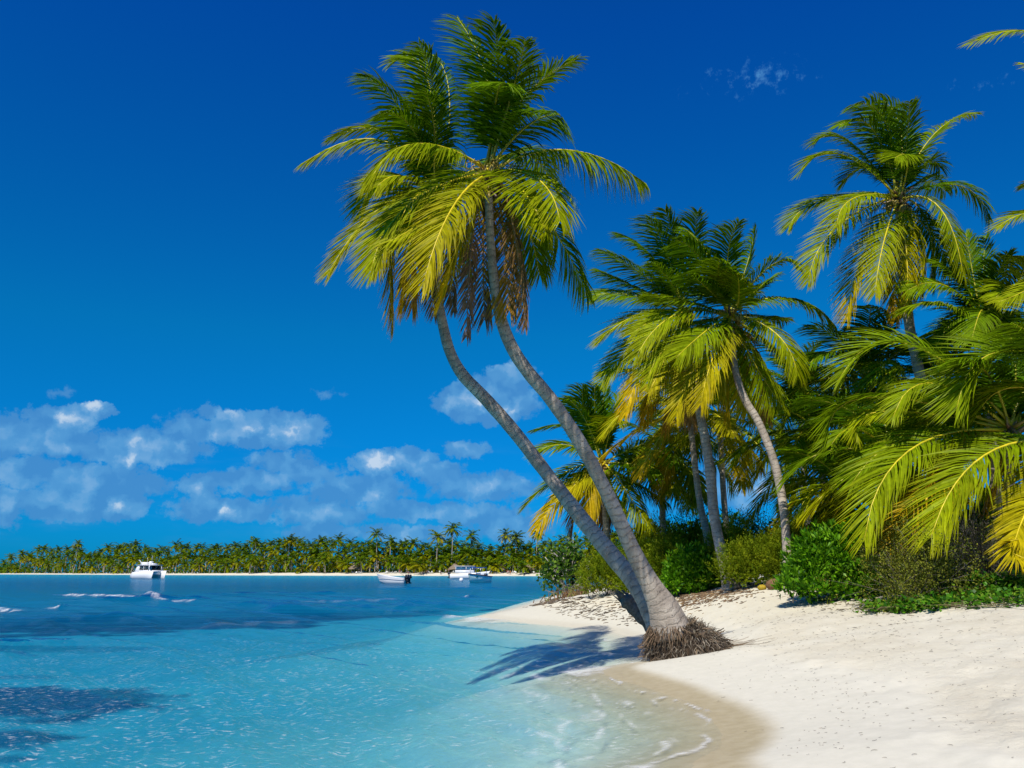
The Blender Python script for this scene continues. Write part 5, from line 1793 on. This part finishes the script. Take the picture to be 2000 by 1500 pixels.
# ------------------------------------------------------------------ boats at anchor
M_GEL = basic('white_gelcoat', (.80, .81, .80), .25, .5)
M_AQUA = basic('pale_aqua_hull', (.62, .88, .80), .3, .5)
M_MAROON = basic('maroon_rail', (.10, .012, .016), .4, .4)
M_GLASSB = basic('tinted_window', (.05, .16, .26), .12, .8)
M_DARKG = basic('dark_window', (.015, .03, .03), .12, .8)
M_BLACK = basic('black_cowl', (.012, .014, .022), .35, .5)
M_CANVAS = basic('blue_canvas', (.015, .08, .45), .7, .2)
M_STEEL = basic('rail_steel', (.6, .6, .6), .3, .5, metallic=.8)
M_GREEN = basic('green_mark', (.02, .16, .03), .6, .2)


def hull_mesh(name, L, B, sheer_b, sheer_s, mat, chine=.55, keel=-.35, deck=True, rake=.5, full=.62, mats=None, rub=None):
    """planing hull lofted from stern (x=-L/2) to a raked bow; flat transom"""
    n = 15
    xs = np.linspace(0, 1, n)
    V = []
    for u in xs:
        b = B / 2 * (1 - np.clip((u - full) / (1 - full), 0, 1) ** 2.0) * (.93 + .07 * np.sin(math.pi * u))
        b = max(b, .015)
        zs = sheer_s + (sheer_b - sheer_s) * u ** 1.8
        zc = -.02 + (sheer_b * .34) * np.clip((u - .55) / .45, 0, 1) ** 1.6
        zk = keel + (-keel * .75 + sheer_b * .1) * np.clip((u - .7) / .3, 0, 1) ** 2
        x = -L / 2 + L * u
        xr = rake * u ** 2
        V += [(x + xr * 1.0, b, zs), (x + xr * .55, b * .93, zs * .45 + zc * .55), (x + xr * .35, b * .86, zc), (x + xr * .0, 0, zk), (x + xr * .35, -b * .86, zc), (x + xr * .55, -b * .93, zs * .45 + zc * .55), (x + xr * 1.0, -b, zs)]
    V = np.array(V)
    Q_ = [(i * 7 + j, i * 7 + j + 1, i * 7 + 7 + j + 1, i * 7 + 7 + j) for i in range(n - 1) for j in range(6)]
    Tt = [(0, 2, 1), (0, 6, 2), (2, 6, 4), (2, 4, 3), (4, 6, 5)]
    if deck:
        Q_ += [(i * 7 + 6, i * 7, i * 7 + 7, i * 7 + 13) for i in range(n - 1)]
    return mesh_from(name, V, Q_, Tt, [mat]), V


def outboard(root, loc, cowl=M_BLACK, s=1.0):
    g = Geo()
    x, y, z = loc
    g.box((x - .25 * s, y, z + .38 * s), (.55 * s, .38 * s, .50 * s), taper=(.8, .75))
    g.box((x - .22 * s, y, z - .15 * s), (.22 * s, .16 * s, .65 * s), taper=(1.3, 1.2))
    g.box((x + .02 * s, y, z + .05 * s), (.22 * s, .26 * s, .35 * s))
    g.box((x - .30 * s, y, z - .50 * s), (.48 * s, .12 * s, .16 * s))
    return obj('outboard_motor', g.mesh('outboard_motor', [cowl]), root)


def rail(root, pts, r=.02, name='handrail', mat=None, posts=None):
    g = Geo()
    g.tube(pts, r, 5)
    for a, b in posts or []:
        g.tube([a, b], r, 5)
    return obj(name, g.mesh(name, [mat or M_STEEL]), root)


# catamaran
p = onz(290, 1129.5)
root = thing('catamaran', 'white power catamaran with a flybridge anchored before the far palm grove', 'boat', (p[0], p[1], 0), rotz=R(-37))
S_ = 1.0
for y in (-1.85, 1.85):
    n = 11
    V = []
    for u in np.linspace(0, 1, n):
        x = -4.9 + 9.2 * u
        b = .62 * (1 - np.clip((u - .68) / .32, 0, 1) ** 2.2) + .02
        zs = 1.55 + .45 * u - .75 * max(0, (.10 - u) / .10)
        V += [(x + 1.0 * u ** 3, y + b, zs), (x + .2 * u ** 3, y + b * .9, .12), (x, y, -.4), (x + .2 * u ** 3, y - b * .9, .12), (x + 1.0 * u ** 3, y - b, zs)]
    Q_ = [(i * 5 + j, i * 5 + j + 1, i * 5 + 5 + j + 1, i * 5 + 5 + j) for i in range(n - 1) for j in range(4)] + [(i * 5 + 4, i * 5, i * 5 + 5, i * 5 + 9) for i in range(n - 1)]
    obj('hull', mesh_from('hull', np.array(V), Q_, [(0, 4, 3), (0, 3, 1), (1, 3, 2)], [M_GEL]), root)
g = Geo()
g.box((-.4, 0, 1.25), (7.6, 3.3, .55))
obj('bridge_deck', g.mesh('bridge_deck', [M_GEL]), root)
g = Geo()
g.add(np.array([(-4.1, -2.0, 1.5), (-2.0, -2.0, 1.5), (-2.0, 2.0, 1.5), (-4.1, 2.0, 1.5), (-2.7, -1.8, 3.35), (-1.9, -1.8, 3.35), (-1.9, 1.8, 3.35), (-2.7, 1.8, 3.35)]), [(0, 3, 2, 1), (4, 5, 6, 7), (0, 1, 5, 4), (1, 2, 6, 5), (2, 3, 7, 6), (3, 0, 4, 7)])
obj('aft_cabin', g.mesh('aft_cabin', [M_GEL]), root)
g = Geo()
g.box((.9, 0, 1.80), (5.4, 3.7, .60))
g.box((-1.75, -1.78, 2.75), (.18, .12, 1.3))
g.box((-1.75, 1.78, 2.75), (.18, .12, 1.3))
for y in (-1.78, 1.78):
    g.box((.3, y, 2.75), (.14, .12, 1.3))
    g.add(np.array([(2.5, y - .06, 3.4), (2.75, y - .06, 3.4), (3.35, y - .06, 2.1), (3.1, y - .06, 2.1), (2.5, y + .06, 3.4), (2.75, y + .06, 3.4), (3.35, y + .06, 2.1), (3.1, y + .06, 2.1)]), [(0, 3, 2, 1), (4, 5, 6, 7), (0, 1, 5, 4), (1, 2, 6, 5), (2, 3, 7, 6), (3, 0, 4, 7)])
obj('cabin', g.mesh('cabin', [M_GEL]), root)
for (x0, x1) in ((-1.62, .2), (.42, 2.45)):
    for y in (-1.76, 1.76):
        g = Geo()
        g.box(((x0 + x1) / 2, y, 2.72), (x1 - x0, .03, 1.16))
        obj('window', g.mesh('window', [M_DARKG]), root)
g = Geo()
g.box((-.05, 0, 3.42), (6.0, 4.1, .14))
obj('hardtop', g.mesh('hardtop', [M_GEL]), root)
g = Geo()
g.box((-1.6, 0, 3.85), (1.9, 2.4, .75), taper=(.85, .9))
g.box((.55, .1, 3.95), (.7, 1.0, .95), taper=(.9, .9))
g.box((2.2, 0, 3.7), (.6, 1.4, .42))
obj('flybridge', g.mesh('flybridge', [M_GEL]), root)
rail(root, [(-4.6, -.5, 4.75), (-4.1, -.5, 4.7), (-3.6, -.5, 4.2), (-2.4, -.5, 4.15)], .10, 'davit_arm', M_GEL)
rail(root, [(-1.2, 0, 4.2), (-1.3, 0, 5.4)], .025, 'antenna', M_GEL)
rail(root, [(.3, .4, 4.3), (.3, .4, 5.9)], .03, 'antenna', M_GEL)
rail(root, [(3.6, -2.3, 2.0), (3.9, -2.3, 3.3)], .13, 'bow_post', M_GEL)
rail(root, [(-4.7, -2.2, 1.6), (-3.6, -2.2, 2.2)], .05)
rail(root, [(1.0, 2.3, 2.6), (3.0, 2.35, 2.7), (5.0, 2.0, 2.7)], .025, 'handrail', M_STEEL, [((1, 2.3, 1.9), (1, 2.3, 2.6)), ((3, 2.35, 1.9), (3, 2.35, 2.7))])

# open motorboat with twin outboards
p = onz(768, 1139.3)
root = thing('motorboat', 'small open white motorboat with dark twin outboards, bow pointing left', 'boat', (p[0], p[1], 0), rotz=R(180 - 22))
me, V = hull_mesh('hull', 4.5, 1.75, 1.45, .80, M_GEL, deck=False, rake=.75, full=.5)
obj('hull', me, root)
g = Geo()
g.box((-.5, 0, .35), (3.2, 1.3, .06))
obj('floor', g.mesh('floor', [M_GEL]), root)
for x in (-1.2, .2):
    g = Geo()
    g.box((x, 0, .62), (.34, 1.36, .06))
    obj('bench', g.mesh('bench', [M_GEL]), root)
for y in (-.36, .36):
    outboard(root, (-2.35, y, .62), M_BLACK, 1.12)
g = Geo()
g.tube([(-2.2, .3, .9), (-1.85, .2, 1.25), (-1.5, .1, 1.28)], .03, 5)
obj('tiller', g.mesh('tiller', [M_BLACK]), root)
g = Geo()
for y in (-1, 1):
    pts = [(V[i * 7 + (0 if y > 0 else 6)][0], V[i * 7 + (0 if y > 0 else 6)][1] * 1.015, V[i * 7][2] * .62) for i in range(15)]
    g.tube(pts, .03, 4)
obj('rubbing_strake', g.mesh('rubbing_strake', [M_STEEL]), root)

# cabin cruiser behind
p = onz(915, 1130.5)
root = thing('cabin_cruiser', 'white cabin cruiser with blue tinted windows lying behind the aqua hulled boat', 'boat', (p[0], p[1], 0), rotz=R(-8))
me, V = hull_mesh('hull', 9.0, 2.9, 1.9, 1.15, M_GEL, rake=.9, full=.55)
obj('hull', me, root)
outboard(root, (-4.6, 0, .9), M_BLACK, 1.25)
g = Geo()
g.box((-.9, 0, 1.75), (4.6, 2.2, .7))
for x in (-3.0, -.4, 1.2):
    for y in (-1.05, 1.05):
        g.box((x, y, 2.55), (.16, .1, .95))
obj('cabin', g.mesh('cabin', [M_GEL]), root)
for (x0, x1) in ((-2.9, -.5), (-.3, 1.1)):
    for y in (-1.04, 1.04):
        g = Geo()
        g.box(((x0 + x1) / 2, y, 2.53), (x1 - x0, .03, .86))
        obj('window', g.mesh('window', [M_GLASSB]), root)
g = Geo()
g.box((-.9, 0, 3.06), (4.9, 2.5, .13))
obj('roof', g.mesh('roof', [M_GEL]), root)
rail(root, [(1.2, -1.2, 2.35), (3.2, -1.0, 2.5), (4.6, -.2, 2.6)], .03, 'handrail', M_STEEL, [((2.2, -1.1, 1.6), (2.2, -1.1, 2.42)), ((3.6, -.8, 1.8), (3.6, -.8, 2.53))])


def day_boat(label, px_, py_, rot, hull_m, rub_m, L=5.6, B=2.3, marks=False, engines=1):
    p = onz(px_, py_)
    root = thing('day_boat', label, 'boat', (p[0], p[1], 0), 'open boats with blue sun awnings', R(rot))
    me, V = hull_mesh('hull', L, B, 1.45, 1.0, hull_m, rake=.55, full=.35)
    obj('hull', me, root)
    g = Geo()
    for k in (0, 6):
        g.tube([(V[i * 7 + k][0], V[i * 7 + k][1] * 1.01, V[i * 7 + k][2] + .01) for i in range(15)], .055, 6)
    obj('gunwale', g.mesh('gunwale', [rub_m], True), root)
    for y in ([0] if engines == 1 else [-.35, .35]):
        o = outboard(root, (-L / 2 - .1, y, .75), M_BLACK, 1.15)
        g = Geo()
        g.box((-L / 2 - .75, y, .55), (.24, .34, .55))
        obj('cowl_panel', g.mesh('cowl_panel', [M_GEL]), o)
    g = Geo()
    g.box((-.3, 0, 2.42), (2.6, 2.0, .07), taper=(.92, .85))
    obj('awning', g.mesh('awning', [M_CANVAS]), root)
    g = Geo()
    for x in (-1.5, .9):
        for y in (-.9, .9):
            g.tube([(x, y, 1.0), (x, y, 2.42)], .03, 5)
    obj('awning_frame', g.mesh('awning_frame', [M_STEEL]), root)
    g = Geo()
    g.box((-.2, 0, 1.28), (.6, .7, .55), taper=(.8, .9))
    obj('console', g.mesh('console', [M_GEL]), root)
    if marks:                                          # a green leaf mark on each bow
        for k, sgn in ((0, 1), (6, -1)):
            i = 11
            a, b = V[i * 7 + k], V[i * 7 + (1 if k == 0 else 5)]
            a2 = V[(i - 1) * 7 + k]
            c = (a * .45 + b * .55)
            t_ = (a - a2) / np.linalg.norm(a - a2)
            d_v = (b - a) / np.linalg.norm(b - a)
            nrm = np.cross(t_, d_v)
            nrm = nrm / np.linalg.norm(nrm)
            if nrm[1] * sgn < 0:
                nrm = -nrm
            th_ = np.linspace(0, 2 * math.pi, 13)[:-1]
            v = np.array([c + nrm * .02 + t_ * .24 * math.cos(w_) + (d_v * .10 * math.sin(w_)) * (1 + .5 * math.cos(w_)) + d_v * .10 * math.cos(w_) for w_ in th_])
            v = np.vstack([v, c + nrm * .03])
            obj('leaf_mark', mesh_from('leaf_mark', v, None, [(12, j, (j + 1) % 12) for j in range(12)], [M_GREEN]), root)
    return root


day_boat('pale aqua boat with a maroon rail and blue awning, bow towards the viewer', 933, 1138.0, -112, M_AQUA, M_MAROON, 5.8, 2.9, True)
day_boat('white boat with a blue awning half hidden behind the small spit tree', 1143, 1130.5, -160, M_GEL, M_GEL, 6.2, 2.3)
p = onz(901, 1135)
thv = np.linspace(0, math.pi, 9)
v = np.array([(math.sin(a) * .42 * math.cos(b), math.sin(a) * .42 * math.sin(b), math.cos(a) * .42) for a in thv for b in np.linspace(0, 2 * math.pi, 13)[:-1]])
q = [(i * 12 + j, i * 12 + 12 + j, i * 12 + 12 + (j + 1) % 12, i * 12 + (j + 1) % 12) for i in range(8) for j in range(12)]
o = obj('mooring_buoy', mesh_from('mooring_buoy', v, q, mats=[M_GEL], smooth_shade=True), loc=(p[0], p[1], .22))
tag(o, 'white round mooring buoy floating left of the aqua hulled boat', 'buoy')
